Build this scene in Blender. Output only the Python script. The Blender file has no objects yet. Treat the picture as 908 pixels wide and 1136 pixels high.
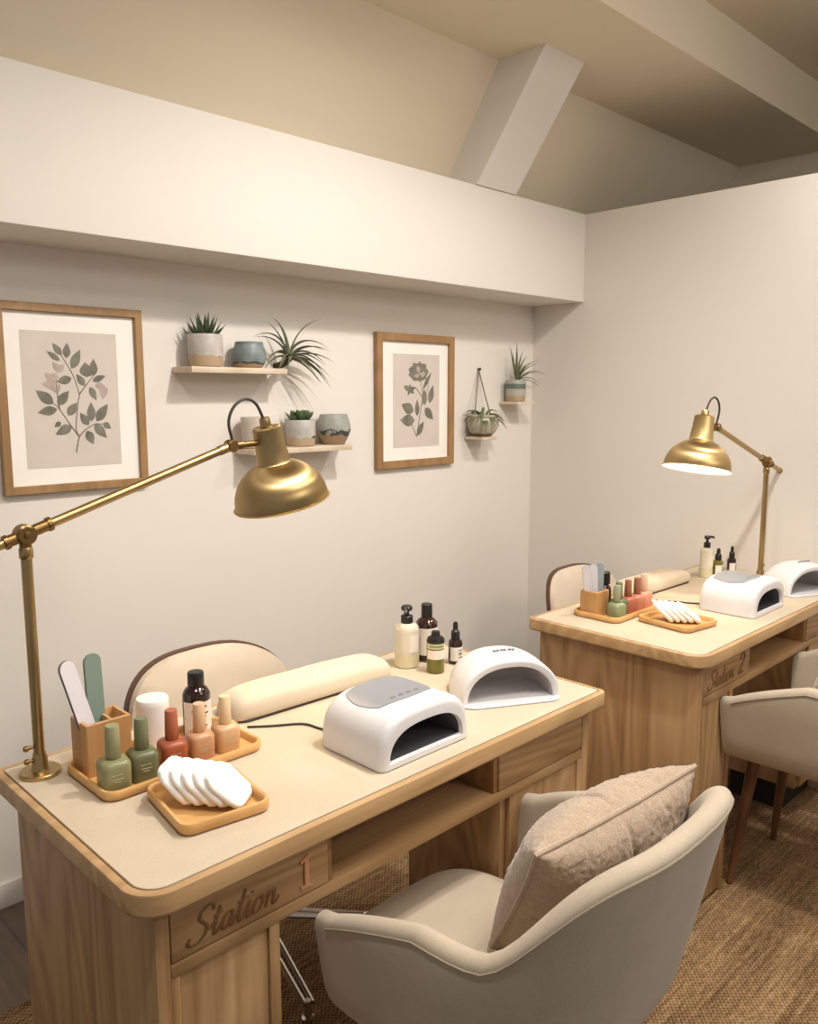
import bpy, bmesh, math, random
from math import sin, cos, pi, radians, sqrt
from mathutils import Vector, Matrix, noise, Euler

S = bpy.context.scene
COL = S.collection
random.seed(7)
V = Vector

# ------------------------------------------------------------------ materials
def s2l(c):
    return tuple((x / 12.92 if x <= .04045 else ((x + .055) / 1.055) ** 2.4) for x in [v / 255 for v in c]) + (1,)

class NT:
    def __init__(s, name):
        m = bpy.data.materials.new(name); m.use_nodes = True
        s.m = m; s.t = m.node_tree; s.n = s.t.nodes; s.l = s.t.links
        s.b = s.n['Principled BSDF']
    def node(s, typ, **kw):
        n = s.n.new(typ)
        for k, v in kw.items():
            if k in n.inputs: n.inputs[k].default_value = v
            else: setattr(n, k, v)
        return n
    def link(s, a, b): s.l.new(a, b)
    def coord(s, scale=(1, 1, 1), loc=(0, 0, 0), rot=(0, 0, 0)):
        t = s.node('ShaderNodeTexCoord'); mp = s.node('ShaderNodeMapping')
        mp.inputs['Scale'].default_value = scale; mp.inputs['Location'].default_value = loc
        mp.inputs['Rotation'].default_value = rot
        s.link(t.outputs['Object'], mp.inputs['Vector']); return mp.outputs['Vector']
    def noise(s, vec, scale, detail=4, rough=.55, dist=0):
        n = s.node('ShaderNodeTexNoise'); n.inputs['Scale'].default_value = scale
        n.inputs['Detail'].default_value = detail; n.inputs['Roughness'].default_value = rough
        n.inputs['Distortion'].default_value = dist
        s.link(vec, n.inputs['Vector']); return n.outputs['Fac']
    def ramp(s, fac, stops, interp='LINEAR'):
        r = s.node('ShaderNodeValToRGB'); r.color_ramp.interpolation = interp
        e = r.color_ramp.elements
        while len(e) < len(stops): e.new(.5)
        for el, (p, c) in zip(e, stops): el.position = p; el.color = s2l(c)
        s.link(fac, r.inputs['Fac']); return r.outputs['Color']
    def math(s, op, a, b=None, c=None):
        n = s.node('ShaderNodeMath', operation=op)
        for i, x in enumerate((a, b, c)):
            if x is None: continue
            if isinstance(x, (int, float)): n.inputs[i].default_value = x
            else: s.link(x, n.inputs[i])
        return n.outputs[0]
    def mix(s, fac, a, b, mode='MIX'):
        n = s.node('ShaderNodeMix', data_type='RGBA', blend_type=mode)
        for sock, x in ((n.inputs[0], fac), (n.inputs[6], a), (n.inputs[7], b)):
            if isinstance(x, (int, float)): sock.default_value = x
            elif isinstance(x, tuple): sock.default_value = s2l(x)
            else: s.link(x, sock)
        return n.outputs[2]
    def bump(s, h, strength=.3, dist=.002):
        b = s.node('ShaderNodeBump'); b.inputs['Strength'].default_value = strength
        b.inputs['Distance'].default_value = dist
        s.link(h, b.inputs['Height']); s.link(b.outputs['Normal'], s.b.inputs['Normal'])
    def base(s, c):
        if isinstance(c, tuple): s.b.inputs['Base Color'].default_value = s2l(c)
        else: s.link(c, s.b.inputs['Base Color'])
    def set(s, **kw):
        for k, v in kw.items(): s.b.inputs[k.replace('_', ' ')].default_value = v

def plain(name, c, rough=.5, metal=0, var=.0, bump=0, bscale=200, **kw):
    t = NT(name)
    v = t.coord()
    if var:
        n = t.noise(v, 9, 5)
        d = tuple(max(0, x * (1 - var)) for x in c); u = tuple(min(255, x * (1 + var)) for x in c)
        t.base(t.ramp(n, [(.3, d), (.7, u)]))
    else:
        n = t.noise(v, 6, 3)
        t.base(t.ramp(n, [(.3, tuple(x * .985 for x in c)), (.7, tuple(min(255, x * 1.01) for x in c))]))
    if bump: t.bump(t.noise(v, bscale, 3), bump, .001)
    t.set(Roughness=rough, Metallic=metal, **kw)
    return t.m

def wood(name, axis, dark, mid, light, rough=.5, sc=1.0, off=0.0):
    """grain runs along axis (0,1,2)"""
    t = NT(name)
    a = [38 * sc] * 3; a[axis] = 1.6 * sc
    b = [9 * sc] * 3; b[axis] = .9 * sc
    n1 = t.noise(t.coord(tuple(a), (off, off * 2, off)), 2.2, 5, .6, .3)
    n2 = t.noise(t.coord(tuple(b), (off, off, off * 3)), 1.3, 3, .5, 1.2)
    c3 = [2.6 * sc] * 3; c3[axis] = .55 * sc      # cathedral figure
    n3 = t.noise(t.coord(tuple(c3), (off * 2, off, off)), 1.2, 2, .45, .4)
    rings = t.math('ADD', t.math('MULTIPLY', t.math('SINE', t.math('MULTIPLY', n3, 95)), .5), .5)
    f = t.math('ADD', t.math('MULTIPLY', n1, .42), t.math('ADD', t.math('MULTIPLY', n2, .42), t.math('MULTIPLY', rings, .16)))
    t.base(t.ramp(f, [(.30, dark), (.5, mid), (.72, light)]))
    t.bump(n1, .12, .001)
    t.set(Roughness=rough)
    return t.m

OAK_D, OAK_M, OAK_L = (142, 106, 68), (170, 133, 91), (190, 155, 113)
M = {}
M['oak_v'] = wood('oak_vertical', 2, OAK_D, OAK_M, OAK_L)
M['oak_h'] = wood('oak_horizontal', 0, OAK_D, OAK_M, OAK_L, off=1.7)
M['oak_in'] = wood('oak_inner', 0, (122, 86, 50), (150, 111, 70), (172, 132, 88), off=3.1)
M['oak_rim'] = wood('oak_rim', 0, (164, 128, 86), (184, 148, 104), (200, 166, 122), rough=.42, off=.6)
M['carve_shade'] = wood('oak_carving_shade', 0, (92, 60, 30), (112, 76, 42), (130, 92, 54), off=.2)  # darker oak, paints the shade of engraved strokes
M['bamboo'] = wood('bamboo', 0, (196, 146, 86), (214, 166, 104), (226, 182, 122), rough=.4, off=4.0)
M['box_wood'] = wood('box_wood', 2, (170, 122, 72), (192, 146, 94), (208, 164, 112), rough=.5, off=2.2)
M['frame_wood'] = wood('frame_wood', 2, (132, 98, 60), (152, 116, 74), (168, 132, 90), off=5.0)
M['shelf_wood'] = wood('shelf_wood', 0, (196, 176, 152), (212, 194, 172), (222, 206, 186), off=6.0)
M['leg_wood'] = wood('leg_wood', 2, (88, 56, 32), (112, 74, 44), (130, 90, 56), off=7.0)
M['copper'] = plain('copper_numeral', (218, 164, 130), .42, .6)
M['black'] = plain('black_plastic', (24, 21, 19), .35)
M['gap_shade'] = plain('black_gap_shade', (22, 18, 15), .7)  # near-black, paints the shade below the right pedestal
M['white_plastic'] = plain('white_plastic', (222, 220, 221), .28)
M['lamp_inner'] = plain('nail_lamp_lining', (188, 182, 180), .35)
M['dark_inner'] = plain('dark_lining', (96, 94, 98), .2)
M['grey_panel'] = plain('grey_panel', (138, 140, 146), .42)
M['grey_mark'] = plain('grey_mark', (118, 120, 128), .5)
M['cord'] = plain('dark_cord', (58, 50, 44), .6)
M['chrome'] = plain('chrome', (205, 202, 200), .14, 1.0)
M['cotton'] = plain('cotton', (246, 243, 238), .95, var=.01, bump=.5, bscale=260)
M['white_jar'] = plain('white_jar', (238, 233, 226), .4)
M['paper_label'] = plain('paper_label', (228, 218, 206), .7)
M['ink'] = plain('label_ink', (70, 56, 48), .7)

def brass_mat():
    t = NT('brushed_brass')
    n = t.noise(t.coord((1, 1, 260), (0, 0, 0)), 3, 3)
    n2 = t.noise(t.coord((1, 1, 1)), 7, 4)
    t.base(t.ramp(n2, [(.3, (168, 142, 96)), (.7, (190, 164, 118))]))
    t.set(Metallic=1.0, Roughness=.34, Anisotropic=.5)
    t.bump(n, .06, .0006)
    return t.m
M['brass'] = brass_mat()
def brass_shade():
    m = brass_mat(); m.name = 'brushed_brass_shade'; t = m.node_tree
    tg = t.nodes.new('ShaderNodeTangent'); tg.direction_type = 'RADIAL'; tg.axis = 'Z'
    b = t.nodes['Principled BSDF']; t.links.new(tg.outputs[0], b.inputs['Tangent']); b.inputs['Anisotropic'].default_value = .85; b.inputs['Roughness'].default_value = .36
    return m
M['brass_shade'] = brass_shade()
M['brass_dark'] = plain('aged_brass', (140, 112, 70), .36, 1.0)
M['shade_in'] = plain('shade_lining', (245, 238, 222), .6)

def wall_mat(name, c):
    t = NT(name)
    v = t.coord()
    n = t.noise(v, 1.3, 5, .6)
    t.base(t.ramp(n, [(.3, tuple(x * .985 for x in c)), (.7, c)]))
    t.bump(t.noise(v, 160, 4, .6), .07, .001)
    t.set(Roughness=.92)
    return t.m
M['wall'] = wall_mat('painted_wall', (226, 219, 210))
M['ceil'] = wall_mat('painted_ceiling', (226, 213, 190))
M['skirt'] = plain('skirting_paint', (214, 207, 198), .55)

def mat_top():
    t = NT('desk_mat')
    v = t.coord()
    n = t.noise(v, 420, 3, .6); n2 = t.noise(v, 5, 4)
    f = t.math('ADD', t.math('MULTIPLY', n, .5), t.math('MULTIPLY', n2, .5))
    t.base(t.ramp(f, [(.35, (190, 174, 150)), (.65, (206, 190, 167))]))
    t.bump(n, .25, .0006); t.set(Roughness=.75)
    return t.m
M['mat'] = mat_top()

def fabric(name, c, scale=500, bump=.35, var=.07, sheen=.25, rough=.95):
    t = NT(name)
    v = t.coord()
    n = t.noise(v, scale, 3, .65); n2 = t.noise(v, 7, 5, .6)
    f = t.math('ADD', t.math('MULTIPLY', n, .55), t.math('MULTIPLY', n2, .45))
    t.base(t.ramp(f, [(.33, tuple(x * (1 - var) for x in c)), (.67, tuple(min(255, x * (1 + var)) for x in c))]))
    t.bump(n, bump, .001)
    t.set(Roughness=rough, Sheen_Weight=sheen, Sheen_Roughness=.5)
    return t.m
M['velvet'] = fabric('armchair_fabric', (183, 168, 147))
M['fur'] = fabric('fluffy_fabric', (172, 151, 130), 320, 1.0, .16, .5)
M['cream'] = fabric('cream_upholstery', (214, 198, 178), 600, .2, .04)
M['arm_cushion'] = fabric('arm_cushion_cover', (208, 193, 171), 700, .15, .03)
M['shell'] = plain('walnut_shell', (88, 58, 44), .4)
M['seam'] = plain('seam_thread', (152, 138, 118), .9)

def rug_mat():
    t = NT('woven_sisal')
    v = t.coord()
    tc = t.node('ShaderNodeTexCoord')
    sx = t.node('ShaderNodeSeparateXYZ'); t.link(tc.outputs['Object'], sx.inputs[0])
    wob = t.noise(t.coord((1, 1, 1)), 14, 3)
    x = t.math('ADD', sx.outputs[0], t.math('MULTIPLY', wob, .012)); y = t.math('ADD', sx.outputs[1], t.math('MULTIPLY', wob, .008))
    wx = t.math('SINE', t.math('MULTIPLY', x, 2 * pi / .013)); wy = t.math('SINE', t.math('MULTIPLY', y, 2 * pi / .013))
    w = t.math('MULTIPLY', wx, wy)
    streak = t.noise(t.coord((2.2, 60, 1)), 1.6, 5, .7)
    broad = t.noise(t.coord((1.5, 9, 1)), 1.4, 3, .6)
    fine = t.noise(t.coord((26, 170, 1)), 1.5, 4, .7)
    f = t.math('ADD', t.math('MULTIPLY', streak, .34), t.math('ADD', t.math('MULTIPLY', broad, .22), t.math('MULTIPLY', fine, .44)))
    f = t.math('ADD', f, t.math('MULTIPLY', w, .07))
    t.base(t.ramp(f, [(.36, (62, 42, 24)), (.455, (112, 82, 52)), (.54, (150, 118, 80)), (.66, (196, 166, 124))]))
    h = t.math('ADD', t.math('MULTIPLY', w, .5), fine)
    t.bump(h, .8, .003); t.set(Roughness=.95)
    return t.m
M['rug'] = rug_mat()

def plank_mat():
    t = NT('grey_wood_planks')
    v = t.coord((1, 1, 1), (0, 0, 0), (0, 0, pi / 2))
    br = t.node('ShaderNodeTexBrick'); br.inputs['Scale'].default_value = 1
    br.inputs['Brick Width'].default_value = 1.1; br.inputs['Row Height'].default_value = .16
    br.inputs['Mortar Size'].default_value = .0022; br.offset = .37
    br.inputs['Color1'].default_value = s2l((112, 96, 84)); br.inputs['Color2'].default_value = s2l((92, 78, 68))
    br.inputs['Mortar'].default_value = s2l((48, 40, 35))
    t.link(v, br.inputs['Vector'])
    n = t.noise(t.coord((30, 1.6, 1)), 2, 5, .65)
    n2 = t.noise(t.coord((5, 1.3, 1)), 2, 4)
    c = t.mix(.75, br.outputs['Color'], t.ramp(n, [(.3, (120, 112, 106)), (.7, (215, 205, 196))]), 'MULTIPLY')
    c = t.mix(t.math('MULTIPLY', n2, .35), c, (150, 126, 106))
    t.base(c); t.set(Roughness=.5)
    t.bump(n, .1, .001)
    return t.m
M['planks'] = plank_mat()

def glaze(name, top, mid, base, split, fuzz=.012, spots=None, drip=(60, 66, 66), rough=.45):
    """ceramic: bare clay below split height (object z), glaze above, wavy edge"""
    t = NT(name)
    v = t.coord()
    tc = t.node('ShaderNodeTexCoord')
    sx = t.node('ShaderNodeSeparateXYZ'); t.link(tc.outputs['Object'], sx.inputs[0])
    n = t.noise(v, 26, 3); n2 = t.noise(v, 14, 5, .65)
    z = t.math('ADD', sx.outputs[2], t.math('MULTIPLY', t.math('SUBTRACT', n, .5), fuzz * 3))
    body = t.ramp(n2, [(.32, top), (.68, mid)])
    isg = t.math('GREATER_THAN', z, split)
    band = t.math('MULTIPLY', isg, t.math('LESS_THAN', z, split + fuzz))
    band = t.math('MULTIPLY', band, t.math('GREATER_THAN', n2, .5 if spots is None else spots))
    c = t.mix(isg, base, body)
    c = t.mix(band, c, drip)
    t.base(c); t.set(Roughness=rough)
    t.bump(n2, .1, .002)
    return t.m

def leaf_mat(name, a, b, rough=.45):
    t = NT(name)
    n = t.noise(t.coord((1, 1, 1)), 22, 3)
    t.base(t.ramp(n, [(.3, a), (.7, b)])); t.set(Roughness=rough)
    return t.m
M['aloe'] = leaf_mat('aloe_leaf', (44, 58, 40), (76, 92, 62))
M['succ'] = leaf_mat('succulent_leaf', (66, 88, 54), (104, 124, 84))
M['airp'] = leaf_mat('air_plant_leaf', (88, 92, 70), (134, 138, 108), .6)
M['spider'] = leaf_mat('grassy_leaf', (74, 84, 52), (122, 128, 92), .5)
M['soil'] = plain('soil', (52, 40, 30), .95, var=.2, bump=.6)
M['rope'] = plain('grey_rope', (128, 118, 104), .9)

def glass_tint(name, c, rough=.08, trans=.0):
    t = NT(name)
    t.base(c); t.set(Roughness=rough, Transmission_Weight=trans, IOR=1.45, Coat_Weight=.4)
    return t.m
M['amber'] = glass_tint('amber_glass', (62, 32, 22), .1, .25)
M['amber_dark'] = glass_tint('dark_amber_glass', (44, 26, 20), .1, .2)
M['olive'] = glass_tint('olive_liquid', (122, 116, 44), .12, .25)
M['olive_lbl'] = plain('pale_green_label', (196, 194, 146), .6)
M['pump_body'] = glass_tint('translucent_bottle', (226, 217, 198), .3, .2)
M['liquid'] = plain('pump_liquid', (208, 198, 164), .35)

def polish_mat(name, c): return plain(name, c, .38, 0, var=.02, Coat_Weight=.15)

# ------------------------------------------------------------------ mesh helpers
def tagp(o, label, cat, group=None):
    o['label'] = label; o['category'] = cat
    if group: o['group'] = group
    return o

def obj(name, bm, mats, parent=None, angle=35, smooth=True, kind=None):
    me = bpy.data.meshes.new(name)
    bmesh.ops.recalc_face_normals(bm, faces=bm.faces[:])
    bm.to_mesh(me); bm.free()
    if not isinstance(mats, (list, tuple)): mats = [mats]
    for m in mats: me.materials.append(m)
    if smooth:
        for p in me.polygons: p.use_smooth = True
        me.set_sharp_from_angle(angle=radians(angle))
    o = bpy.data.objects.new(name, me); COL.objects.link(o)
    if parent: o.parent = parent
    if kind: o['kind'] = kind
    return o

def thing(name, label, cat, loc=(0, 0, 0), rz=0, group=None):
    o = bpy.data.objects.new(name, None); COL.objects.link(o)
    o.empty_display_size = .05
    o.location = loc; o.rotation_euler = (0, 0, rz)
    return tagp(o, label, cat, group)

def dup(root, label, loc=None, rz=None, group=None):
    def cp(o, par):
        c = o.copy(); COL.objects.link(c)
        if par: c.parent = par
        for ch in list(o.children): cp(ch, c)
        return c
    r = cp(root, None)
    r['label'] = label
    if loc is not None: r.location = loc
    if rz is not None: r.rotation_euler = (0, 0, rz)
    if group: r['group'] = group
    return r

def xf(bm, verts, mat):
    bmesh.ops.transform(bm, matrix=mat, verts=verts)

def box(bm, lo, hi, bev=.0, seg=2, mi=0, mat=None):
    r = bmesh.ops.create_cube(bm, size=1)
    vs = r['verts']
    c = [(a + b) / 2 for a, b in zip(lo, hi)]; d = [b - a for a, b in zip(lo, hi)]
    for v in vs: v.co = V((v.co.x * d[0] + c[0], v.co.y * d[1] + c[1], v.co.z * d[2] + c[2]))
    fs = set(f for v in vs for f in v.link_faces)
    if bev:
        es = list(set(e for v in vs for e in v.link_edges))
        rr = bmesh.ops.bevel(bm, geom=es, offset=bev, segments=seg, affect='EDGES', profile=.5)
        vs = list(set(rr['verts']) | set(v for f in rr['faces'] for v in f.verts))
        seen = set(vs); stack = list(vs)
        while stack:
            v = stack.pop()
            for e in v.link_edges:
                o = e.other_vert(v)
                if o not in seen: seen.add(o); stack.append(o)
        vs = list(seen); fs = set(f for v in vs for f in v.link_faces)
    for f in fs: f.material_index = mi
    if mat: xf(bm, vs, mat)
    return vs

def loft(bm, rings, mi=0, cap0=True, cap1=True, closed=True, mat=None):
    R = []
    for r in rings:
        R.append([bm.verts.new((mat @ V(p)) if mat else V(p)) for p in r])
    n = len(R[0])
    for a, b in zip(R[:-1], R[1:]):
        for i in range(n if closed else n - 1):
            j = (i + 1) % n
            f = bm.faces.new((a[i], a[j], b[j], b[i])); f.material_index = mi
    for c, rr in ((cap0, R[0]), (cap1, R[-1])):
        if c and n > 2:
            f = bm.faces.new(rr); f.material_index = mi
    return R

def lathe(bm, prof, n=40, mi=0, mat=None, cap0=True, cap1=True):
    rings = [[(max(r, 1e-5) * cos(2 * pi * i / n), max(r, 1e-5) * sin(2 * pi * i / n), z) for i in range(n)] for r, z in prof]
    return loft(bm, rings, mi, cap0, cap1, True, mat)

def catmull(pts, per=8):
    pts = [V(p) for p in pts]; out = []
    P = [pts[0] * 2 - pts[1]] + pts + [pts[-1] * 2 - pts[-2]]
    for i in range(1, len(P) - 2):
        p0, p1, p2, p3 = P[i - 1:i + 3]
        for k in range(per):
            t = k / per
            out.append(.5 * ((2 * p1) + (p2 - p0) * t + (2 * p0 - 5 * p1 + 4 * p2 - p3) * t * t + (3 * p1 - p0 - 3 * p2 + p3) * t ** 3))
    out.append(pts[-1]); return out

def tube(bm, pts, rad, n=12, mi=0, mat=None, flat=None):
    pts = [V(p) for p in pts]
    if not callable(rad):
        r0 = rad; rad = lambda t: r0
    rings = []; up = None
    for i, p in enumerate(pts):
        a = pts[max(i - 1, 0)]; b = pts[min(i + 1, len(pts) - 1)]
        d = (b - a)
        d = d.normalized() if d.length > 1e-9 else V((0, 0, 1))
        if up is None:
            up = V((0, 0, 1)) if abs(d.z) < .9 else V((1, 0, 0))
            up = (up - d * up.dot(d)).normalized()
        else:
            up = up - d * up.dot(d); up = up.normalized() if up.length > 1e-6 else V((1, 0, 0))
        s = d.cross(up)
        r = rad(i / (len(pts) - 1))
        rings.append([p + (up * cos(2 * pi * k / n) + s * sin(2 * pi * k / n)) * r for k in range(n)])
    return loft(bm, rings, mi, mat=mat)

def cyl(bm, a, b, r, n=20, mi=0, r2=None, mat=None):
    r2 = r if r2 is None else r2
    return tube(bm, [a, V(a).lerp(V(b), .5), b], lambda t: r + (r2 - r) * t, n, mi, mat)

def rrect(x0, x1, y0, y1, rads, seg=8):
    """CCW outline, corner radii order: (x0,y0),(x1,y0),(x1,y1),(x0,y1)"""
    if not isinstance(rads, (list, tuple)): rads = [rads] * 4
    cs = [(x0, y0, 1, 1, pi), (x1, y0, -1, 1, 1.5 * pi), (x1, y1, -1, -1, 0), (x0, y1, 1, -1, .5 * pi)]
    out = []
    for (x, y, sx, sy, a0), r in zip(cs, rads):
        r = max(r, 1e-4)
        cx, cy = x + sx * r, y + sy * r
        for k in range(seg + 1):
            a = a0 + pi / 2 * k / seg
            out.append((cx + r * cos(a), cy + r * sin(a)))
    return out

def rr_in(x0, x1, y0, y1, rads, ins, seg=8):
    if not isinstance(rads, (list, tuple)): rads = [rads] * 4
    return rrect(x0 + ins, x1 - ins, y0 + ins, y1 - ins, [max(r - ins, .0015) for r in rads], seg)

def ring(o2, z): return [(x, y, z) for x, y in o2]

def blade(bm, base, d, L, w, bend=V((0, 0, -1)), curl=.5, n=9, thick=.25, mi=0, wmid=.35, tip=.02):
    """tapered curved leaf; d initial direction, bends towards bend"""
    d = V(d).normalized(); p = V(base); rings = []
    for i in range(n + 1):
        t = i / n
        if t < wmid: ww = w * (.62 + .38 * t / wmid)
        else: ww = w * max(tip, 1 - ((t - wmid) / (1 - wmid)) ** 1.6)
        side = d.cross(V((0, 0, 1)))
        side = side.normalized() if side.length > 1e-3 else V((1, 0, 0))
        nn = side.cross(d).normalized()
        h = ww * thick
        rings.append([p + side * ww * .5, p + nn * h * .25 + side * 0, p - side * ww * .5, p - nn * h * .75])
        d = (d + bend * (curl / n)).normalized()
        p = p + d * (L / n)
    loft(bm, rings, mi)

def T(*loc): return Matrix.Translation(loc)
def RZ(a): return Matrix.Rotation(a, 4, 'Z')
def RX(a): return Matrix.Rotation(a, 4, 'X')
def RY(a): return Matrix.Rotation(a, 4, 'Y')

# ------------------------------------------------------------------ the setting
ZT, ZL = 2.16, 1.80          # top / underside of the boxed-out upper wall
BD = .264
def struct(name, bm, m, **k): return obj(name, bm, m, kind='structure', **k)

bm = bmesh.new(); box(bm, (-4.6, -4.2, -.06), (1.3, .12, 0)); struct('floor', bm, M['planks'], smooth=False)
bm = bmesh.new(); box(bm, (-4.6, 0, 0), (0, .12, ZL)); struct('wall_back', bm, M['wall'], smooth=False)
bm = bmesh.new(); box(bm, (-4.6, -BD, ZL), (0, .12, ZT), .004, 2); struct('wall_upper', bm, M['wall'])
bm = bmesh.new(); box(bm, (0, -4.2, 0), (.09, .12, ZT)); struct('wall_right', bm, M['wall'], smooth=False)
bm = bmesh.new(); box(bm, (1.2, -4.2, 0), (1.3, .12, 2.95)); struct('wall_far', bm, M['ceil'], smooth=False)
bm = bmesh.new(); box(bm, (.09, .0, 0), (1.2, .12, ZT)); struct('wall_behind', bm, M['ceil'], smooth=False)
# dropped ceiling strip above the stations, its step up to the higher room ceiling
ZC, YS, ZH = 2.55, -.85, 2.75
bm = bmesh.new(); box(bm, (-4.6, YS, ZC), (1.2, .12, ZH + .1)); struct('ceiling_drop', bm, M['ceil'], smooth=False)
bm = bmesh.new(); box(bm, (-4.6, -4.2, ZH), (1.2, YS, ZH + .1)); struct('ceiling', bm, M['ceil'], smooth=False)
# sloped ceiling plane between the ledge and the dropped strip
bm = bmesh.new()
A, B_ = (-.365, ZC), (-.10, ZT)
loft(bm, [[(x, A[0], A[1]), (x, B_[0], B_[1]), (x, .11, B_[1]), (x, .11, A[1])] for x in (-4.6, 1.2)])
struct('ceiling_slope', bm, M['ceil'], smooth=False)
# sloping rafter
bm = bmesh.new()
x0, x1 = -.712, -.486
loft(bm, [[(x, -.562, ZC), (x, -.272, ZT), (x, -.08, ZT), (x, -.30, ZC)] for x in (x0, x1)])
struct('trim_1', bm, M['wall'], smooth=False)
# skirting boards
bm = bmesh.new(); box(bm, (-4.6, -.012, 0), (0, 0, .072), .003); struct('baseboard_back', bm, M['skirt'])
bm = bmesh.new(); box(bm, (-.012, -4.2, 0), (0, -.012, .072), .003); struct('baseboard_right', bm, M['skirt'])

# woven rug
bm = bmesh.new()
loft(bm, [ring(rrect(-2.62, -.03, -2.06, -.43, .01, 2), 0), ring(rrect(-2.62, -.03, -2.06, -.43, .01, 2), .007), ring(rr_in(-2.62, -.03, -2.06, -.43, .01, .004, 2), .009)])
rug = obj('woven_rug', bm, M['rug']); tagp(rug, 'brown woven sisal rug laid on the plank floor under both desks', 'rug')
RUG = .009

# ------------------------------------------------------------------ desk
DL, DD, DH = 1.131, .558, .75
def stroke_text(bm, strokes, mat, r, dep=.5):
    for st in strokes:
        pts = catmull([(x, 0, z) for x, z in st], 6)
        n = 8; rings = []
        for i, p in enumerate(pts):
            a = pts[max(i - 1, 0)]; b = pts[min(i + 1, len(pts) - 1)]
            d = (b - a); d = d.normalized() if d.length > 1e-9 else V((1, 0, 0))
            s = V((-d.z, 0, d.x))
            # calligraphic weight: downstrokes heavier
            w = r * (.62 + .75 * abs(d.z) ** 1.5)
            rings.append([p + s * (w * cos(2 * pi * k / n)) + V((0, 1, 0)) * (r * dep * sin(2 * pi * k / n)) for k in range(n)])
        loft(bm, rings, 0, mat=mat)

def ital(strokes, k=.28): return [[(x + k * z, z) for x, z in st] for st in strokes]
STATION = [
    [(.74, .84), (.70, 1.0), (.50, 1.04), (.30, .92), (.28, .74), (.44, .58), (.60, .42), (.60, .20), (.42, .02), (.16, .0), (.02, .12), (.08, .24)],       # S
    [(.76, .26), (.92, .50), (.98, .86), (.92, .40), (.94, .08), (1.02, .03), (1.14, .22)], [(.80, .60), (1.14, .64)],                                     # t
    [(1.50, .46), (1.38, .54), (1.22, .36), (1.22, .10), (1.34, .02), (1.48, .26), (1.52, .50), (1.50, .12), (1.58, .03), (1.68, .22)],                       # a
    [(1.68, .22), (1.80, .56), (1.86, .98), (1.80, .40), (1.82, .08), (1.92, .03), (2.04, .24)], [(1.66, .64), (2.04, .70)],                               # t
    [(2.04, .24), (2.14, .52), (2.12, .12), (2.20, .03), (2.32, .22)], [(2.17, .76), (2.19, .80)],                                                          # i
    [(2.56, .52), (2.42, .46), (2.34, .22), (2.42, .02), (2.58, .06), (2.68, .28), (2.62, .50), (2.52, .50), (2.66, .42), (2.80, .44)],                       # o
    [(2.80, .44), (2.88, .52), (2.86, .04)], [(2.87, .26), (2.98, .48), (3.10, .50), (3.12, .10), (3.20, .03), (3.34, .20)],                                # n
]
def numeral_1(bm, mat):
    prof = [(-.22, 0), (.22, 0), (.22, .07), (.085, .10), (.085, 1.0), (.03, 1.0), (-.23, .86), (-.21, .80), (-.075, .84), (-.075, .10), (-.22, .07)]
    loft(bm, [[(x, y, z) for x, z in prof] for y in (.004, -.0035)], mat=mat)
NUM2 = [[(.02, .74), (.06, .94), (.28, 1.02), (.46, .88), (.44, .66), (.22, .34), (.0, .04), (.18, .09), (.36, .02), (.52, .10)]]

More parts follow.
